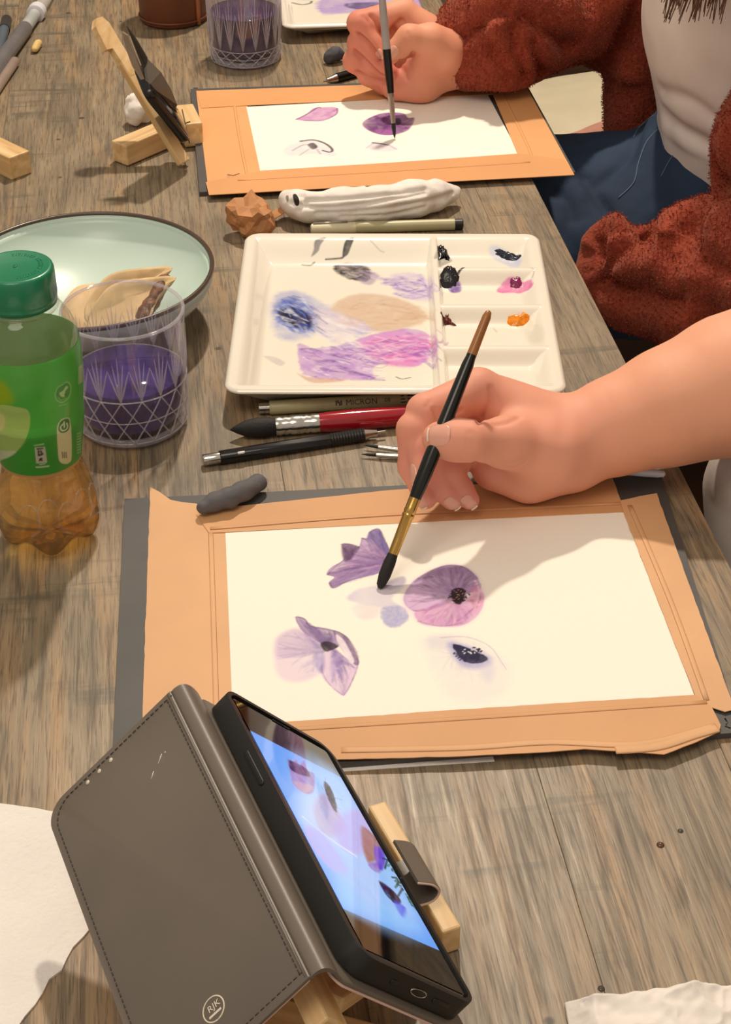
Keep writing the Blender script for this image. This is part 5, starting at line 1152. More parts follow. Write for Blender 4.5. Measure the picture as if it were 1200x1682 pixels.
# ridge crease beside the spine and scuffs
mk('fold_line', *tube([cover_pt(x, .0012, .0011) for x in np.linspace(.001, CL-.001, 12)], .0006, 6), M_LEATH, cov)
for a, b in (((.030, .020), (.027, .0165)), ((.034, .026), (.0315, .0235)), ((.028, .0150), (.0275, .0143))): mk('scuff', *tube([cover_pt(*a, .0012), cover_pt(*b, .0012)], .00022, 5), bpy.data.materials['pale_hole'], cov)
# printed round emblem
zc_ = P(355, 1658, .055); em_u = None
def cover_hit(x, y): d = _R*(x-600)-_U*(y-841)+_F*F_PX; p = _C+d*(((R0-_C)@c_n)/(d@c_n)); return (p-R0)@c_l, (p-R0)@c_s
eu, ew = cover_hit(354, 1659); M_EMB = mat('ivory_print', hexc('#d9cdb8'), .6)
mk('emblem_ring', *tube([cover_pt(eu+.0052*math.cos(a), ew+.0052*math.sin(a), .0012) for a in np.linspace(0, 2*np.pi, 41)], .00032, 5), M_EMB, cov)
vv, ff = text_geo('RJK', .0040); vv = vv-[vv[:, 0].mean(), vv[:, 1].mean(), 0]
tdir = -c_s; tup = -c_l
if abs((np.cross(tdir, tup))@c_n-1) > .5: tdir = -tdir
mb = MB(); mb.add([cover_pt(eu, ew, .00128)+tdir*x*1.05+tup*(y+.0008)+c_n*.0001 for x, y, _ in vv], ff); mb.build('emblem_letters', M_EMB, cov, smooth=False)
mb = MB(); p0 = cover_pt(eu, ew, .0013); mb.add([p0+tdir*x+tup*(y-.0021) for x, y in ((-.0032, -.0005), (.0032, -.0005), (.0032, .0005), (-.0032, .0005))], [(0, 1, 2, 3)]); mb.build('emblem_bar', M_EMB, cov, smooth=False)
# rounded spine joining cover and back panel
sv = []; sf = []; ns = 14; nu = 24; b0 = pcn-e_s*(PW/2+.003)-e_n*.0105
for i in range(nu+1):
    u_ = i/nu; a = cover_pt(CL*u_, .0, 0); b = b0+e_l*(PL+.008)*(u_-.5); up_ = unit(c_n+e_n)
    for j in range(ns+1):
        t = j/ns; q = a*(1-t)+b*t; bul = math.sin(math.pi*t)**.8*.0055; sv.append(q+up_*bul)
    for j in range(ns, -1, -1):
        t = j/ns; q = a*(1-t)+b*t; bul = math.sin(math.pi*t)**.8*.0055; sv.append(q+up_*(bul-.0022))
K = 2*(ns+1)
for i in range(nu):
    for j in range(K): sf.append((i*K+j, i*K+(j+1) % K, (i+1)*K+(j+1) % K, (i+1)*K+j))
sf.append(tuple(range(K))); sf.append(tuple(nu*K+j for j in range(K)))
mk('spine', sv, sf, M_LEATH, case, recalc=True, angle=50)
# clasp strap with loop beyond the low edge
ck = pcn+e_s*(PW/2+.005)+e_l*(-.004); 
def strap():
    prof = []; th = .0016
    o = ck-e_n*.0118-e_s*.004; pts = [(0, 0), (.009, .0012), (.0175, .0042), (.0225, .0100), (.0205, .0160), (.0135, .0176), (.005, .0150)]
    cen = catmull(pts, 6, False); v = []; f = []; n = len(cen); tn = np.gradient(cen, axis=0); tn /= np.linalg.norm(tn, axis=1)[:, None]; nr = np.stack([-tn[:, 1], tn[:, 0]], 1)
    for sgn in (0, 1):
        for i in range(n):
            x, y = cen[i]+nr[i]*th*sgn
            for w in (-.0135, .0135): v.append(o+e_s*x+e_n*y+e_l*w)
    for i in range(n-1):
        f += [(2*i, 2*i+1, 2*i+3, 2*i+2), (2*n+2*i, 2*n+2*i+2, 2*n+2*i+3, 2*n+2*i+1), (2*i, 2*i+2, 2*n+2*i+2, 2*n+2*i), (2*i+1, 2*n+2*i+1, 2*n+2*i+3, 2*i+3)]
    f += [(0, 2*n, 2*n+1, 1), (2*n-2, 2*n-1, 4*n-1, 4*n-2)]; return v, f, o, cen, nr, th
v, f, so, cen, nr, th = strap(); cl = mk('clasp_strap', v, f, M_LEATH, case, recalc=True, angle=50)
mk('strap_lining', *tube([so+e_s*c[0]+e_n*c[1]+e_s*0+e_l*.0137+(e_s*n_[0]+e_n*n_[1])*th*.5 for c, n_ in zip(cen, nr)], .0006, 6), M_LINE, cl)
# wooden stand under it
stand = thing('phone_stand', 'pale beech phone stand propping up the open wallet case', 'phone stand', (pcn[0], pcn[1], 0))
low = pcn+e_s*(PW/2)
fl = lambda p, z: V3(p[0], p[1], z)
bar(stand, 'lip_bar', P(618, 1338, .0085), P(741, 1546, .0085), .0095, .016)
bar(stand, 'slant_bar', P(528, 1640, .060), P(690, 1560, .006)+V3(.0, .01, 0), .018, .008)
s0 = pcn-e_n*.0205; q0 = s0-e_s*.034-e_l*.045; q1 = s0+e_s*.036-e_l*.045; bar(stand, 'slant_bar', q0, q1+e_s*.008, .018, .009, up=e_n)
q0 = s0-e_s*.034+e_l*.055; q1 = s0+e_s*.040+e_l*.055; 
cb0 = s0-e_s*.030-e_n*.0095; bar(stand, 'cross_bar', cb0-e_l*.06, cb0+e_l*.0915, .014, .010, up=e_n)
bar(stand, 'foot_bar', fl(q0-e_l*.03, .006)+V3(-.03, 0, 0), fl(q1+e_l*.02, .006)+V3(-.012, 0, 0), .018, .012)
bar(stand, 'prop_bar', cb0-e_n*.006+e_l*.0, fl(cb0-e_s*.01, .008), .012, .010)

# ---------------------------------------------------------------- far phone stand with its phone
fs_b, fs_t = P(302, 268, .004), P(160, 30, .118)
fst = thing('phone_stand', 'beech phone stand with notched leaning bar and grooved block near the tissue', 'phone stand', (fs_b[0], fs_b[1], 0))
zf_ = zt(140, 0, .19625)
d0 = unit(fs_t-fs_b); side = unit(np.cross(d0, V3(0, 0, 1))); nrm = np.cross(side, d0)
bar(fst, 'leaning_bar', fs_b, fs_b+(fs_t-fs_b)*.70, .013, .006, up=nrm)
tt = fs_b+(fs_t-fs_b)*.68; HL = np.linalg.norm(fs_t-fs_b)*.32/.053; mb = MB()
side2 = side if side[1] > 0 else -side
oo = [(-.012, .0065), (-.012, -.0045), (.020, -.0060), (.0215, -.0130), (.046, -.0105), (.053, -.004), (.052, .003), (.044, .0065)]
n = len(oo); v = [tt+d0*x*HL+side2*y*1.0+nrm*z for z in (-.0032, .0032) for x, y in oo]; mb.add(v, [tuple(range(n)), tuple(range(n, 2*n))]+[(i, (i+1) % n, n+(i+1) % n, n+i) for i in range(n)]); mb.build('notched_head', M_PINE, fst, recalc=True, smooth=False)
bar(fst, 'cross_block', P(196, 252, .0105), P(290, 212, .0105), .019, .019)
bar(fst, 'grooved_block', P(303, 190, .012), P(318, 222, .012), .017, .022)
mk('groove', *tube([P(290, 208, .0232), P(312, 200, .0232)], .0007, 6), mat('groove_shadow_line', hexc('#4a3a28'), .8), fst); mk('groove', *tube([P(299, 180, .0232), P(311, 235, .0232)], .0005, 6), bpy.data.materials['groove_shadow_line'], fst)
fp = thing('smartphone', 'black smartphone standing edge-on against the notched beech stand', 'phone', P(290, 230, .0))
a, b = P(309, 238, .022), P(234, 144, .090); dl = unit(b-a); ds = unit(V3(.02, .93, -.30)-dl*(V3(.02, .93, -.30)@dl)); dn = np.cross(dl, ds)
pcen = a+(b-a)*.44+ds*.019; ax3 = np.array([dl, ds, dn]); LL = np.linalg.norm(b-a)
mk('phone_body', *round_slab(pcen, ax3, (LL*.88, .038, .0085), .008, .0015), M_BLACK, fp, angle=40); 
mk('screen', *round_slab(pcen+dn*.0044*(1 if dn[0] > 0 else -1), ax3, (LL*.82, .033, .0006), .006, .0002), mat('dark_screen', hexc('#0b0b0d'), .06), fp)
fcs = thing('phone_wallet_case', 'grey flip cover standing open beside the black phone on the notched stand', 'phone case', P(270, 200, 0))
cq = [P(209, 45, .128), P(232, 96, .108), P(242, 140, .086), P(300, 208, .034), P(291, 178, .052), P(278, 146, .074), P(238, 88, .112)]
def thick(poly, t):
    poly = np.array(poly); c = poly.mean(0); nn = unit(np.cross(poly[2]-poly[0], poly[3]-poly[0])); N = len(poly); v = list(poly+nn*t/2)+list(poly-nn*t/2); return v, [tuple(range(N)), tuple(range(2*N-1, N-1, -1))]+[(i, (i+1) % N, N+(i+1) % N, N+i) for i in range(N)]
M_FLIP = mat('grey_flip_cover', hexc('#6a6155'), .5, var=.1, nscale=30)
mk('flip_cover', *thick([P(242, 140, .086), P(236, 92, .106), P(262, 118, .092), P(279, 147, .074), P(289, 172, .056), P(286, 178, .050), P(300, 208, .03)], .003), M_FLIP, fcs, recalc=True, smooth=False)
mk('flap_end', *thick([P(209, 44, .130), P(226, 68, .120), P(242, 96, .105), P(240, 110, .098), P(235, 112, .097)], .003), mat('dark_flap', hexc('#2c231e'), .5), fcs, recalc=True, smooth=False)
mk('inner_pocket', *thick([P(201, 52, .124), P(210, 58, .122), P(241, 136, .086), P(238, 140, .084), P(218, 108, .098), P(207, 78, .112)], .004), mat('taupe_pocket', hexc('#8d7a68'), .6, var=.15, nscale=80), fcs, recalc=True, smooth=False)
# end of another stand by the table corner
ob = thing('phone_stand', 'plain beech stand block lying on the planks beyond the mint bowl', 'phone stand', P(-30, 250, 0)); bar(ob, 'cross_block', P(-70, 222, .0105), P(34, 272, .0105), .022, .021); bar(ob, 'leaning_bar', P(-62, 262, .006), P(-120, 120, .1), .016, .0065)
# ================================================================ people
def skin_mat(name, c1, c2, pink):
    m, nt, b, out = new_mat(name); co = coords(nt)
    n = nd(nt, 'ShaderNodeTexNoise', i_Scale=28., i_Detail=4.0); nt.links.new(co, n.inputs[0])
    n2 = nd(nt, 'ShaderNodeTexNoise', i_Scale=420., i_Detail=3.0); nt.links.new(co, n2.inputs[0])
    c = ramp(nt, n.outputs[0], [(.3, c1), (.7, c2)])
    a = nd(nt, 'ShaderNodeAttribute', attribute_name='paint'); c = mixc(nt, a.outputs['Fac'], c, pink)
    nt.links.new(c, b.inputs['Base Color']); b.inputs['Roughness'].default_value = .58; b.inputs['Specular IOR Level'].default_value = .35
    b.inputs['Subsurface Weight'].default_value = .25; b.inputs['Subsurface Radius'].default_value = (.008, .003, .0015); b.inputs['Subsurface Scale'].default_value = .6
    set_bump(nt, b, n2.outputs[0], .12, .0005); return m
M_SKIN = skin_mat('warm_skin', hexc('#e0a080'), hexc('#e6a888'), hexc('#dc8f80'))
M_SKIN2 = skin_mat('rosy_skin', hexc('#d89074'), hexc('#e09e80'), hexc('#cf7466'))
M_NAIL = mat('fingernail', hexc('#dda18c'), .3, var=.05, Coat_Weight=.5); M_NAILT = mat('nail_tip', hexc('#ecd2bf'), .35)
def pinkness(v, spots):
    w = np.zeros(len(v))
    for p, r, k in spots: w = np.maximum(w, k*np.exp(-(np.linalg.norm(v-np.asarray(p), axis=1)/r)**2))
    return np.repeat(np.clip(w, 0, 1)[:, None], 3, 1)
def nail(body, c, along_, nrm_, L=.010, W=.0085, name='fingernail', tip=.0012):
    """nail plate laid on the fingertip: centre, growth direction, outward direction"""
    d = unit(along_); n = unit(nrm_-d*(nrm_@d)); s = np.cross(d, n); v = []; f = []; nu, nv = 11, 11; bv = BV[body.name]; top = []
    for i in range(nu):
        u = -1+2*i/(nu-1)
        for j in range(nv):
            w = -1+2*j/(nv-1); half = W/2*math.sqrt(max(0, 1-max(0, -u-.35)**2/.52)) if u < 0 else W/2*(1-.25*u**4)
            q = c+d*u*L/2*(1-.12*w*w if u > 0 else 1)+s*w*half; h, _n, _i, _d = bv.ray_cast(Vector(q+n*.02), Vector(-n))
            depth = (np.array(h)-c)@n if h and abs((np.array(h)-c)@n) < .006 else -(w*half)**2/(W*.8); top.append(q+n*(depth-((q-c)@n)+.00045*(1-.7*w*w)))
    N = len(top); v = top+[p-n*.0010 for p in top]
    for i in range(nu-1):
        for j in range(nv-1): q = i*nv+j; f += [(q, q+nv, q+nv+1, q+1), (N+q, N+q+1, N+q+nv+1, N+q+nv)]
    edge = [j for j in range(nv)]+[i*nv+nv-1 for i in range(1, nu)]+[(nu-1)*nv+j for j in range(nv-2, -1, -1)]+[i*nv for i in range(nu-2, 0, -1)]
    for a, b in zip(edge, edge[1:]+edge[:1]): f.append((a, b, N+b, N+a))
    o = mk(name, v, f, M_NAIL, body, recalc=True)
    mk('nail_edge', *tube([top[(nu-1)*nv+j]+d*tip*.4 for j in range(1, nv-1)], .00065, 6), M_NAILT, o); return o
BV = {}
wrinkle = press_folds
# ---------------------------------------------------------------- near painter: right arm and hand with the brush
J = {k: P(*v) for k, v in dict(
    elbow=(1440, 560, .07), f3=(1300, 604, .066), f2=(1200, 634, .062), f1=(1100, 668, .053), f0=(1005, 702, .042), wrist=(935, 727, .036),
    hyp=(868, 772, .024), hyp2=(812, 766, .026), imcp=(786, 643, .069), ipip=(697, 676, .068), idip=(691, 735, .053), itip=(692, 783, .042),
    mpip=(679, 706, .060), mdip=(677, 766, .038), mtip=(699, 818, .022), rpip=(700, 752, .044), rdip=(722, 798, .026), rtip=(742, 820, .0185),
    ppip=(735, 772, .034), pdip=(757, 803, .022), ptip=(771, 821, .017), tmcp=(832, 727, .058), tip_=(769, 724, .071), tt=(721, 721, .071), tcmc=(898, 742, .042)).items()}
J['mmcp'] = J['imcp']+V3(.001, .017, -.010); J['rmcp'] = J['imcp']+V3(.007, .026, -.026); J['pmcp'] = J['imcp']+V3(.016, .024, -.042)
def near_arm():
    lo = np.min(list(J.values()), 0)-.05; hi = np.max(list(J.values()), 0)+.06; hi[0] = .50
    F = Field(lo, hi, .0014)
    F.chain([J['elbow'], J['f3'], J['f2'], J['f1'], J['f0'], J['wrist']], [.050, .0475, .0425, .035, .0285, .0235], .012)
    # palm block
    F.chain([J['wrist'], J['imcp']], [.0225, .0135], .014); F.chain([J['wrist'], J['mmcp']], [.022, .0135], .012)
    F.chain([J['wrist']+V3(0, .004, -.004), J['rmcp']], [.020, .0125], .012); F.chain([J['wrist']+V3(0, 0, -.008), J['pmcp']], [.019, .012], .012)
    F.chain([J['wrist']+V3(-.005, -.004, -.006), J['hyp'], J['hyp2']], [.020, .0175, .013], .014); F.chain([J['hyp2'], J['pmcp']], [.012, .011], .010)
    F.chain([J['wrist'], J['tcmc'], J['tmcp']], [.020, .0185, .0145], .012)                # thenar
    F.chain([J['tmcp'], (J['imcp']*.45+J['wrist']*.55)], [.009, .010], .012)                # web
    th = F.like(); th.chain([J['tmcp'], J['tip_'], (J['tip_']+J['tt'])/2, J['tt']], [.0140, .0118, .0122, .0102], .004); F.merge(th, .007)
    fi = F.like(); fi.chain([J['imcp'], J['ipip'], J['idip'], J['itip']], [.0135, .0108, .0086, .0068], .003); fi.ell(J['imcp']+V3(-.001, 0, .001), np.eye(3), (.014, .0135, .0132), .004); F.merge(fi, .003)
    for a, rr in (('m', (.0130, .0102, .0086, .0070)), ('r', (.0125, .0098, .0083, .0068)), ('p', (.0112, .0086, .0074, .0062))):
        g = F.like(); g.chain([J[a+'mcp'], J[a+'pip'], J[a+'dip'], J[a+'tip']], rr, .003); F.merge(g, .0016)
    v, f = F.mesh(2); floor_ = .0064; v[:, 2] = np.maximum(v[:, 2], .0004+(floor_-.0004)*np.clip((.175-(v[:, 0]+.13*(v[:, 1]-.87)))/.02, 0, 1)*(v[:, 1] < .885))
    return v, f
z6 = zt(640, 580, .26667)
person1 = thing('person', 'painter with bare forearm and white top holding a black brush over the anemones', 'person', (.62, .98, -.72))
v, f = near_arm()
v = wrinkle(v, f, [(z6((620, 215), (625, 290), (590, 360), (545, 430)), .0016, .0022), (z6((800, 390), (730, 425), (650, 440)), .002, .0016), (z6((850, 655), (800, 690), (740, 705), (690, 700)), .0013, .0009), (z6((835, 640), (770, 670), (700, 680)), .0012, .0007),
    (z6((478, 490), (482, 530), (478, 570)), .0012, .0005), (z6((505, 485), (512, 530), (505, 580)), .0012, .0006), (z6((530, 500), (535, 545)), .0012, .0004), (z6((225, 330), (245, 300)), .0014, .0006), (z6((270, 350), (292, 400)), .0016, .0012), (z6((530, 660), (515, 700), (480, 745)), .0014, .001), (z6((410, 370), (445, 350)), .0014, .0012), (z6((1060, 330), (1075, 400), (1060, 500)), .006, .0008)])
body1 = mk('body', v, f, M_SKIN, person1, cols=pinkness(v, [(J['itip'], .022, .8), (J['mtip'], .026, .9), (J['rtip'], .024, .9), (J['ptip'], .024, .9), (J['imcp'], .045, .55), (J['ipip'], .035, .6), (J['tip_'], .045, .5), (J['tmcp'], .045, .5), (J['tcmc'], .05, .45), (J['hyp'], .05, .5), (J['rpip'], .04, .8), (J['hyp2'], .045, .6)]))
camd = unit(_C-J['tt']); BV['body'] = bvh_of(body1)
def nail_on(body, tip, prev, out, r, back=.0035, **k): d = unit(tip-prev); n = unit(out-d*(out@d)); nail(body, tip-d*back+n*(r+.0002), d, n, **k)
nail_on(body1, J['tt'], J['tip_'], camd+V3(0, .1, .25), .0104, .0005, L=.0130, W=.0135)
nail_on(body1, J['itip'], J['idip'], V3(-1, -.35, .25), .0069, .001, L=.0115, W=.0088)
nail_on(body1, J['mtip'], J['mdip'], V3(-.45, -.9, -.2), .0070, .000, L=.010, W=.0085)
nail_on(body1, J['rtip'], J['rdip'], V3(.1, -1, -.1), .0068, -.001, L=.010, W=.0082)
nail_on(body1, J['ptip'], J['pdip'], V3(.25, -1, -.1), .0062, -.001, L=.009, W=.0075)
M_WSHIRT = mat('white_cotton', hexc('#d9cdc4'), .85, var=.04, nscale=20, bump=.3, bscale=500, bdist=.0005)
sp = P(1296, 812, -.03)
F = Field((.20, .62, -.40), (.70, 1.12, .24), .005)
F.chain([sp+V3(.01, .02, .05), sp, sp+V3(.02, -.01, -.12), sp+V3(.05, 0, -.30)], [.045, .052, .060, .07], .02)
F.chain([sp+V3(.10, .04, .1), sp+V3(.12, .04, -.28)], [.09, .10], .06); F.chain([V3(.50, .94, .16), V3(.45, .93, .09)], [.075, .066], .03); F.noise(.005, 22, 3); v, f = F.mesh(2); mk('white_top', v, f, M_WSHIRT, person1)

# brush in the near hand
a, d, L = P(623, 966, .0056), None, None; b = P(803, 510, .132); d = unit(b-a); L = np.linalg.norm(b-a)
t = thing('paint_brush', 'black handled paint brush with brass ferrule and brown end held over the anemones', 'brush', a)
turned(t, 'bristles', a, d, [(0, .0012), (.002, .0026), (.008, .0036), (.016, .0036), (.022, .0029)], M_BRIS)
turned(t, 'ferrule', a, d, [(.021, .0030), (.03, .0031), (.044, .0034), (.0445, .0037), (.046, .0037), (.0465, .0034), (.048, .0037), (.05, .0035), (.056, .0035)], M_GOLD)
turned(t, 'handle', a, d, [(.055, .0034), (.065, .0042), (.08, .0046), (.1, .0044), (.14, .0036), (L-.030, .0030), (L-.028, .0030)], M_BLACK)
turned(t, 'bare_wood_end', a, d, [(L-.028, .0030), (L-.004, .0026), (L-.001, .0018), (L, .0006)], mat('varnished_brown_wood', hexc('#9a6330'), .3, var=.12))

# ---------------------------------------------------------------- far painter
H = {k: P(*v) for k, v in dict(
    wrist=(748, 92, .040), cuff=(800, 70, .052), heel=(688, 133, .022), heel2=(650, 138, .020), imcp=(662, 22, .078), ipip=(590, 38, .074), idip=(612, 70, .058), itip=(628, 90, .049),
    mpip=(590, 70, .056), mdip=(618, 104, .040), mtip=(640, 118, .034), rpip=(582, 100, .040), rdip=(614, 124, .026), rtip=(640, 135, .022), ppip=(604, 124, .026), pdip=(630, 140, .016), ptip=(652, 146, .014),
    tmcp=(706, 66, .068), tip_=(672, 62, .073), tt=(645, 88, .060), tcmc=(728, 84, .055)).items()}
H['mmcp'] = H['imcp']+V3(0, .016, -.012); H['rmcp'] = H['imcp']+V3(.004, .022, -.028); H['pmcp'] = H['imcp']+V3(.010, .018, -.044)
person2 = thing('person', 'painter in rust cardigan, white tee and blue jeans holding a slim brush', 'person', (.45, 1.45, -.72))
SH_R = V3(.42, 1.62, .27); SH_L = V3(.43, 1.29, .27); EL_R = V3(.345, 1.70, .085); EL_L = V3(.40, 1.18, -.02); WR_L = V3(.232, 1.275, -.062); HIP = V3(.375, 1.475, -.115)
KN_R = V3(-.06, 1.60, -.155); KN_L = V3(-.05, 1.44, -.165)
def far_body():
    lo = V3(-.15, 1.05, -.62); hi = V3(.56, 1.90, .66)
    F = Field(lo, hi, .007)
    F.chain([HIP, V3(.385, 1.46, .02), V3(.385, 1.45, .17), V3(.41, 1.45, .28)], [.09, .070, .075, .075], .03); F.chain([SH_R, SH_L], [.05, .05], .04)
    F.chain([V3(.40, 1.45, .30), V3(.35, 1.45, .42)], [.048, .048], .03); F.ell(V3(.31, 1.45, .51), np.eye(3), (.088, .072, .10), .02)
    F.chain([SH_R, EL_R], [.045, .038], .02); F.chain([SH_L, EL_L, WR_L], [.045, .036, .026], .02)
    F.chain([HIP, KN_R], [.085, .052], .03); F.chain([HIP, KN_L], [.085, .052], .03); F.chain([KN_R, KN_R+V3(.02, .02, -.40)], [.05, .04], .02); F.chain([KN_L, KN_L+V3(.03, 0, -.40)], [.05, .04], .02)
    return F.mesh(2)
def far_hand():
    lo = np.min(list(H.values()), 0)-.03; hi = np.max(list(H.values()), 0)+.03; hi = np.maximum(hi, EL_R+.04); F = Field(lo, hi, .0016)
    F.chain([EL_R, H['cuff'], H['wrist']], [.040, .026, .0225], .010)
    for q, r in (('imcp', .0135), ('mmcp', .0135), ('rmcp', .0125), ('pmcp', .012)): F.chain([H['wrist'], H[q]], [.0205, r], .012)
    F.chain([H['wrist']+V3(-.006, -.004, -.006), H['heel'], H['heel2']], [.022, .019, .0135], .012); F.chain([H['heel2'], H['pmcp']], [.012, .011], .01); F.chain([H['wrist'], H['tcmc'], H['tmcp']], [.020, .0180, .0135], .012); F.chain([H['heel'], H['tmcp']], [.015, .012], .012)
    g = F.like(); g.chain([H['tmcp'], H['tip_'], H['tt']], [.0135, .0118, .0100], .004); F.merge(g, .004)
    for a, rr, k in (('i', (.0135, .0115, .0098, .0080), .003), ('m', (.013, .0112, .0096, .008), .0018), ('r', (.0125, .0108, .0092, .0078), .0018), ('p', (.0115, .0095, .0084, .0072), .0018)):
        g = F.like(); g.chain([H[a+'mcp'], H[a+'pip'], H[a+'dip'], H[a+'tip']], rr, .003); F.merge(g, k)
    v, f = F.mesh(2); v[:, 2] = np.maximum(v[:, 2], .0064); return v, f
v1, f1 = far_body(); v2, f2 = far_hand(); zh = zt(560, 0, .18333)
v2 = wrinkle(v2, f2, [(zh((150, 310), (240, 380), (300, 460), (345, 540)), .0022, .0050), (zh((120, 460), (230, 560), (330, 660), (390, 690)), .0020, .0042), (zh((150, 645), (260, 700), (390, 730)), .0020, .0036), (zh((270, 140), (340, 230), (380, 310)), .0022, .0034), (zh((415, 340), (460, 270), (540, 190)), .0030, .0050), (zh((450, 560), (540, 545), (600, 510), (650, 470)), .0022, .0028), (zh((640, 470), (680, 495)), .002, .001), (zh((500, 570), (560, 640), (590, 700)), .003, .0015), (zh((200, 150), (240, 190)), .002, .001), (zh((600, 300), (620, 350)), .002, .0008)])
vv = np.concatenate([v1, v2]); ff = np.concatenate([f1, f2+len(v1)])
body2 = mk('body', vv, ff, M_SKIN2, person2, cols=pinkness(vv, [(H[q], .022, .7) for q in ('itip', 'mtip', 'rtip', 'ptip', 'ipip', 'mpip', 'rpip')]))
BV[body2.name] = bvh_of(body2)
nail_on(body2, H['tt'], H['tip_'], unit(_C-H['tt'])+V3(.2, 0, .4), .0098, .001, L=.0100, W=.0095)
nail_on(body2, H['itip'], H['idip'], unit(_C-H['itip'])+V3(-.5, 0, .2), .0082, .001, L=.0085, W=.0075)
def wool():
    m, nt, b, out = new_mat('rust_mohair'); co = coords(nt)
    n = nd(nt, 'ShaderNodeTexNoise', i_Scale=18., i_Detail=6.0); nt.links.new(co, n.inputs[0]); n2 = nd(nt, 'ShaderNodeTexNoise', i_Scale=330., i_Detail=4.0); nt.links.new(co, n2.inputs[0])
    c = ramp(nt, n.outputs[0], [(.3, hexc('#752714')), (.7, hexc('#953a22'))]); c = mixc(nt, ramp(nt, n2.outputs[0], [(.5, (0, 0, 0)), (.75, (.6, .6, .6))]), c, hexc('#b4553a'))
    nt.links.new(c, b.inputs['Base Color']); b.inputs['Roughness'].default_value = .95; b.inputs['Sheen Weight'].default_value = .35; b.inputs['Sheen Tint'].default_value = (.9, .4, .25, 1); set_bump(nt, b, n2.outputs[0], .8, .003); return m
M_WOOL = wool()
M_DENIM = mat('blue_denim', hexc('#20344d'), .85, var=.25, nscale=16, bump=.4, bscale=900, bdist=.0006)
M_TEE = mat('white_jersey', hexc('#ebe0d8'), .85, var=.04, nscale=16, bump=.2, bscale=400)
# t-shirt
F = Field((.18, 1.28, -.16), (.56, 1.66, .38), .004)
F.chain([V3(.388, 1.47, -.035), V3(.382, 1.455, .04), V3(.368, 1.45, .12), V3(.365, 1.45, .19), V3(.40, 1.45, .27)], [.108, .104, .108, .108, .09], .05); F.chain([SH_R, SH_L], [.056, .056], .04)
F.noise(.006, 18, 3, (1, 1, .6)); v, f = F.mesh(2); v = wrinkle(v, f, [([(1090, 190), (1120, 215), (1165, 240)], .008, .006), ([(1085, 150), (1130, 165), (1165, 190)], .008, .004)]); mk('t_shirt', v, f, M_TEE, person2)
# jeans
F = Field((-.16, 1.32, -.56), (.56, 1.74, .03), .004)
F.chain([V3(.375, 1.47, -.06), HIP], [.112, .115], .03); F.chain([HIP, KN_R], [.100, .062], .03); F.chain([HIP, KN_L], [.100, .062], .03); F.chain([KN_R, KN_R+V3(.02, .02, -.34)], [.06, .052], .02); F.chain([KN_L, KN_L+V3(.03, 0, -.34)], [.06, .052], .02)
F.noise(.006, 26, 3); v, f = F.mesh(2); v = wrinkle(v, f, [([(1050, 205), (1030, 260), (985, 300)], .007, .005), ([(960, 290), (985, 330), (1000, 350)], .006, .006), ([(905, 310), (930, 330), (940, 360)], .006, .004)]); jn = mk('jeans', v, f, M_DENIM, person2)
def draw_on(o, px, r, m, name, lift=.0006):
    bv = bvh_of(o); q = []
    for x, y in catmull(px, 6, False):
        dd = Vector(unit(_R*(x-600)-_U*(y-841)+_F*F_PX)); h = bv.ray_cast(Vector(_C), dd)[0]
        if h: q.append(np.array(h)-np.array(dd)*lift)
    if len(q) > 3: mk(name, *tube(q, r, 6), m, o)
M_SEAM = mat('pale_denim_seam', hexc('#5a7088'), .85)
draw_on(jn, [(1088, 205), (1062, 232), (1048, 268), (1040, 300), (1015, 325)], .0006, M_SEAM, 'fly_seam'); draw_on(jn, [(1072, 190), (1052, 205), (1040, 225)], .0005, M_SEAM, 'waistband_seam'); draw_on(jn, [(1120, 235), (1100, 262), (1085, 290)], .0005, M_SEAM, 'pocket_seam')
# cardigan
F = Field((.05, 1.02, -.24), (.60, 1.90, .40), .004)
c1, c2 = H['cuff'], H['wrist']
F.chain([SH_R+V3(.01, .01, 0), EL_R+V3(0, 0, .01)], [.080, .074], .03); F.chain([EL_R, (EL_R+c1)/2+V3(0, 0, .012), c1+V3(.01, 0, .010), c1+(c2-c1)*.55], [.072, .064, .052, .038], .03)
F.chain([SH_L, EL_L, (EL_L+WR_L)/2, WR_L], [.080, .082, .070, .052], .03); F.chain([SH_R+V3(.04, 0, 0), SH_L+V3(.04, 0, 0)], [.07, .07], .03)
F.chain([V3(.42, 1.325, .27), V3(.365, 1.325, .14), V3(.35, 1.32, .04), V3(.355, 1.30, -.07)], [.065, .052, .052, .06], .02)
F.chain([V3(.42, 1.60, .27), V3(.275, 1.60, .12), V3(.270, 1.60, .02), V3(.285, 1.60, -.13)], [.060, .040, .038, .030], .02)
F.chain([V3(.49, 1.45, .27), V3(.50, 1.45, -.12)], [.06, .06], .06); F.chain([V3(.50, 1.32, -.05), V3(.50, 1.60, -.05)], [.06, .06], .06)
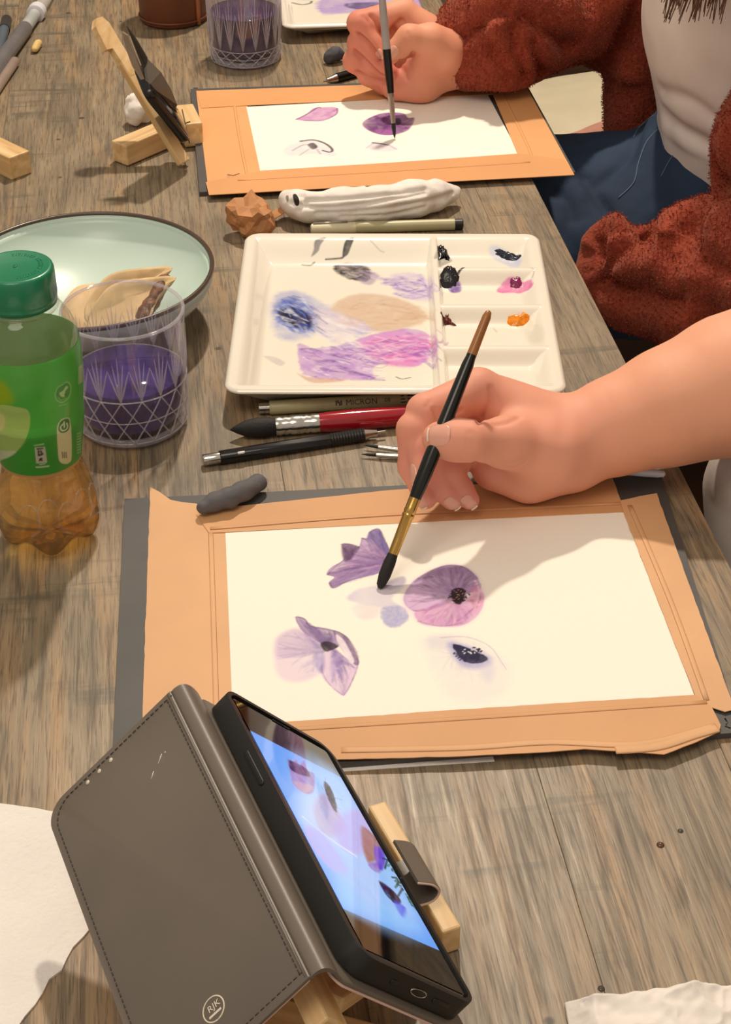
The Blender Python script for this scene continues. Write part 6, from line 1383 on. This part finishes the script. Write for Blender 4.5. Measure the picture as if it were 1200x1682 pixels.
# gathered folds round the sleeves
for A, B, R_, n_ in ((EL_R, c1, .062, 8), (EL_L, WR_L, .070, 8)):
    ax_ = unit(B-A); s_, u_ = frame_from(ax_)[1:]
    for k in range(n_):
        c = A+(B-A)*(k+.6)/n_; tw = k*1.3; F.carve(c+R_*(math.cos(tw)*s_+math.sin(tw)*u_)*1.25+ax_*.012, c+R_*(math.cos(tw+1.4)*s_+math.sin(tw+1.4)*u_)*1.25-ax_*.012, .010, .016)
F.noise(.011, 20, 4); v, f = F.mesh(1)
zs = zt(700, 0, .41667)
v = wrinkle(v, f, [(zs((350, 130), (370, 230), (400, 330)), .010, .014), (zs((440, 180), (470, 260), (475, 335)), .009, .014), (zs((180, 90), (240, 50), (310, 40)), .009, .010), (zs((400, 60), (480, 110), (570, 190)), .010, .014), (zs((60, 170), (130, 150), (200, 120)), .008, .008), (zs((250, 190), (300, 260), (320, 330)), .008, .008),
    (zs((560, 940), (600, 905), (640, 920), (640, 975), (590, 990)), .009, .012), (zs((660, 950), (640, 1020), (600, 1060)), .009, .012), (zs((660, 870), (740, 880), (850, 820)), .009, .010), (zs((860, 850), (790, 930), (720, 1000), (650, 1100)), .010, .014), (zs((640, 1150), (800, 1185), (980, 1190)), .011, .016), (zs((900, 800), (870, 880), (850, 960)), .010, .010), (zs((1100, 740), (1020, 760), (900, 800)), .010, .012), (zs((1130, 660), (1150, 720), (1200, 760)), .010, .010), (zs((660, 1110), (760, 1130), (860, 1110)), .009, .010), (zs((1040, 900), (1060, 1000), (1180, 1060)), .012, .010)])
cg = mk('cardigan', v, f, M_WOOL, person2)
def fuzz(v, f, n, L):
    tri = f[RNG.integers(0, len(f), n)]; p = v[tri[:, 0]]*.5+v[tri[:, 2]]*.5; nr = np.cross(v[tri[:, 2]]-v[tri[:, 0]], v[tri[:, 3]]-v[tri[:, 1]]); nr /= np.maximum(np.linalg.norm(nr, axis=1), 1e-12)[:, None]
    d = nr+RNG.normal(0, .55, (n, 3)); d /= np.linalg.norm(d, axis=1)[:, None]; s_ = np.cross(d, RNG.normal(size=(n, 3))); s_ /= np.linalg.norm(s_, axis=1)[:, None]; l = RNG.uniform(.4, 1., n)[:, None]*L
    q = np.stack([p+s_*.00016, p-s_*.00016, p+d*l*.6+nr*.0005, p+d*l+RNG.normal(0, .0007, (n, 3))], 1); return q.reshape(-1, 3), np.concatenate([np.arange(4*n).reshape(n, 4)[:, [0, 1, 2]], np.arange(4*n).reshape(n, 4)[:, [0, 2, 3]]])
keep = (v[f[:, 0], 1] < 1.75) & (v[f[:, 0], 0] < .42) & ((v[f[:, 0], 0] > .20) | (v[f[:, 0], 2] > .016)) & (v[f[:, 0], 0] > .172-.13*(v[f[:, 0], 1]-1.25)*(v[f[:, 0], 1] < 1.45)-.2*(v[f[:, 0], 1] >= 1.45)); fz = mk('mohair_fuzz', *fuzz(v, f[keep], 110000, .0034), mat('rust_fibre', hexc('#96391f'), .9, var=.2, nscale=300), cg); fz['kind'] = 'stuff'
# brown hair hanging in front of the shoulder
mb = MB()
for k in range(130):
    a = V3(.33+random.uniform(-.03, .05), 1.40+random.uniform(-.04, .06), .50); e = P(1085+random.uniform(0, 100), random.uniform(-25, 40), .15+random.uniform(-.01, .02)); m_ = (a+e)/2+RNG.normal(0, .012, 3); mb.add(*tube(catmull([a, m_, e], 5, False), np.linspace(.0022, .0004, 11), 5))
mb.build('hair', mat('brown_hair', hexc('#5a3d28'), .5, var=.3), person2)
# slim brush in the far hand
a, b = P(648, 227, .0056), P(622, -60, .15); d = unit(b-a); L = np.linalg.norm(b-a)
t = thing('paint_brush', 'slim brush with pale grey handle and black grip held over mauve petals', 'brush', a)
turned(t, 'bristles', a, d, [(0, .0003), (.004, .0014), (.010, .0020), (.014, .0018)], M_BRIS, 14); turned(t, 'ferrule', a, d, [(.0135, .0020), (.036, .0027), (.0365, .0029), (.040, .0027)], mat('dull_nickel', hexc('#9a8f8a'), .3, .8), 16)
turned(t, 'grip', a, d, [(.040, .0030), (.052, .0036), (.078, .0036)], M_BLACK, 16); turned(t, 'handle', a, d, [(.078, .0036), (.11, .0034), (L, .0022)], mat('pale_grey_handle', hexc('#a8a09c'), .3), 16)

# ---------------------------------------------------------------- beyond the table
M_CREAM = mat('cream_cushion_cloth', hexc('#d8cdb0'), .85, var=.05, nscale=20, bump=.2)
bench = thing('bench', 'cream upholstered bench with dark frame behind the painter in jeans', 'bench', (.36, 2.15, -.72))
F = Field((.10, 1.80, -.46), (.80, 2.50, -.24), .008); F.ell(V3(.42, 2.16, -.345), np.eye(3), (.30, .30, .07), .01); F.chain([V3(.2, 1.94, -.345), V3(.2, 2.36, -.345)], [.05, .05], .03); F.chain([V3(.2, 1.94, -.345), V3(.7, 1.94, -.345)], [.05, .05], .03); F.noise(.004, 12, 2); v, f = F.mesh(1); mk('cushion', v, f, M_CREAM, bench)
F = Field((.16, 1.80, -.30), (.45, 2.02, -.10), .005); F.chain([V3(.20, 1.90, -.235), V3(.30, 1.90, -.22), V3(.40, 1.91, -.225)], [.022, .034, .03], .02); F.noise(.004, 30, 3); v, f = F.mesh(1); tag(mk('pink_roll_stand_in', v, f, mat('dusty_pink_stand_in', hexc('#c08a78'), .9, var=.1, nscale=40)), 'dusty pink scarf lying on the cream bench', 'scarf')  # pink roll stands in for an unclear shape taken for bare skin
M_DKW = mat('dark_bench_wood', hexc('#241a14'), .5)
mk('seat_frame', *rbox((.44, 2.15, -.425), np.eye(3), (.62, .60, .05), .004), M_DKW, bench, smooth=False)
for x in (.17, .71):
    for y in (1.89, 2.41): mk('leg', *rbox((x, y, -.585), np.eye(3), (.045, .045, .27), .003), M_DKW, bench, smooth=False)
def wall(name, c, dims, col): o = mk(name, *rbox(c, np.eye(3), dims, 0), mat(name+'_plaster', hexc(col), .9, var=.05, nscale=3), smooth=False); tag(o, kind='structure')
wall('wall_far', (.2, 3.72, .6), (5.2, .06, 2.7), '#8a7a68'); wall('wall_side', (2.8, 1.4, .6), (.06, 4.6, 2.7), '#8a7a68')
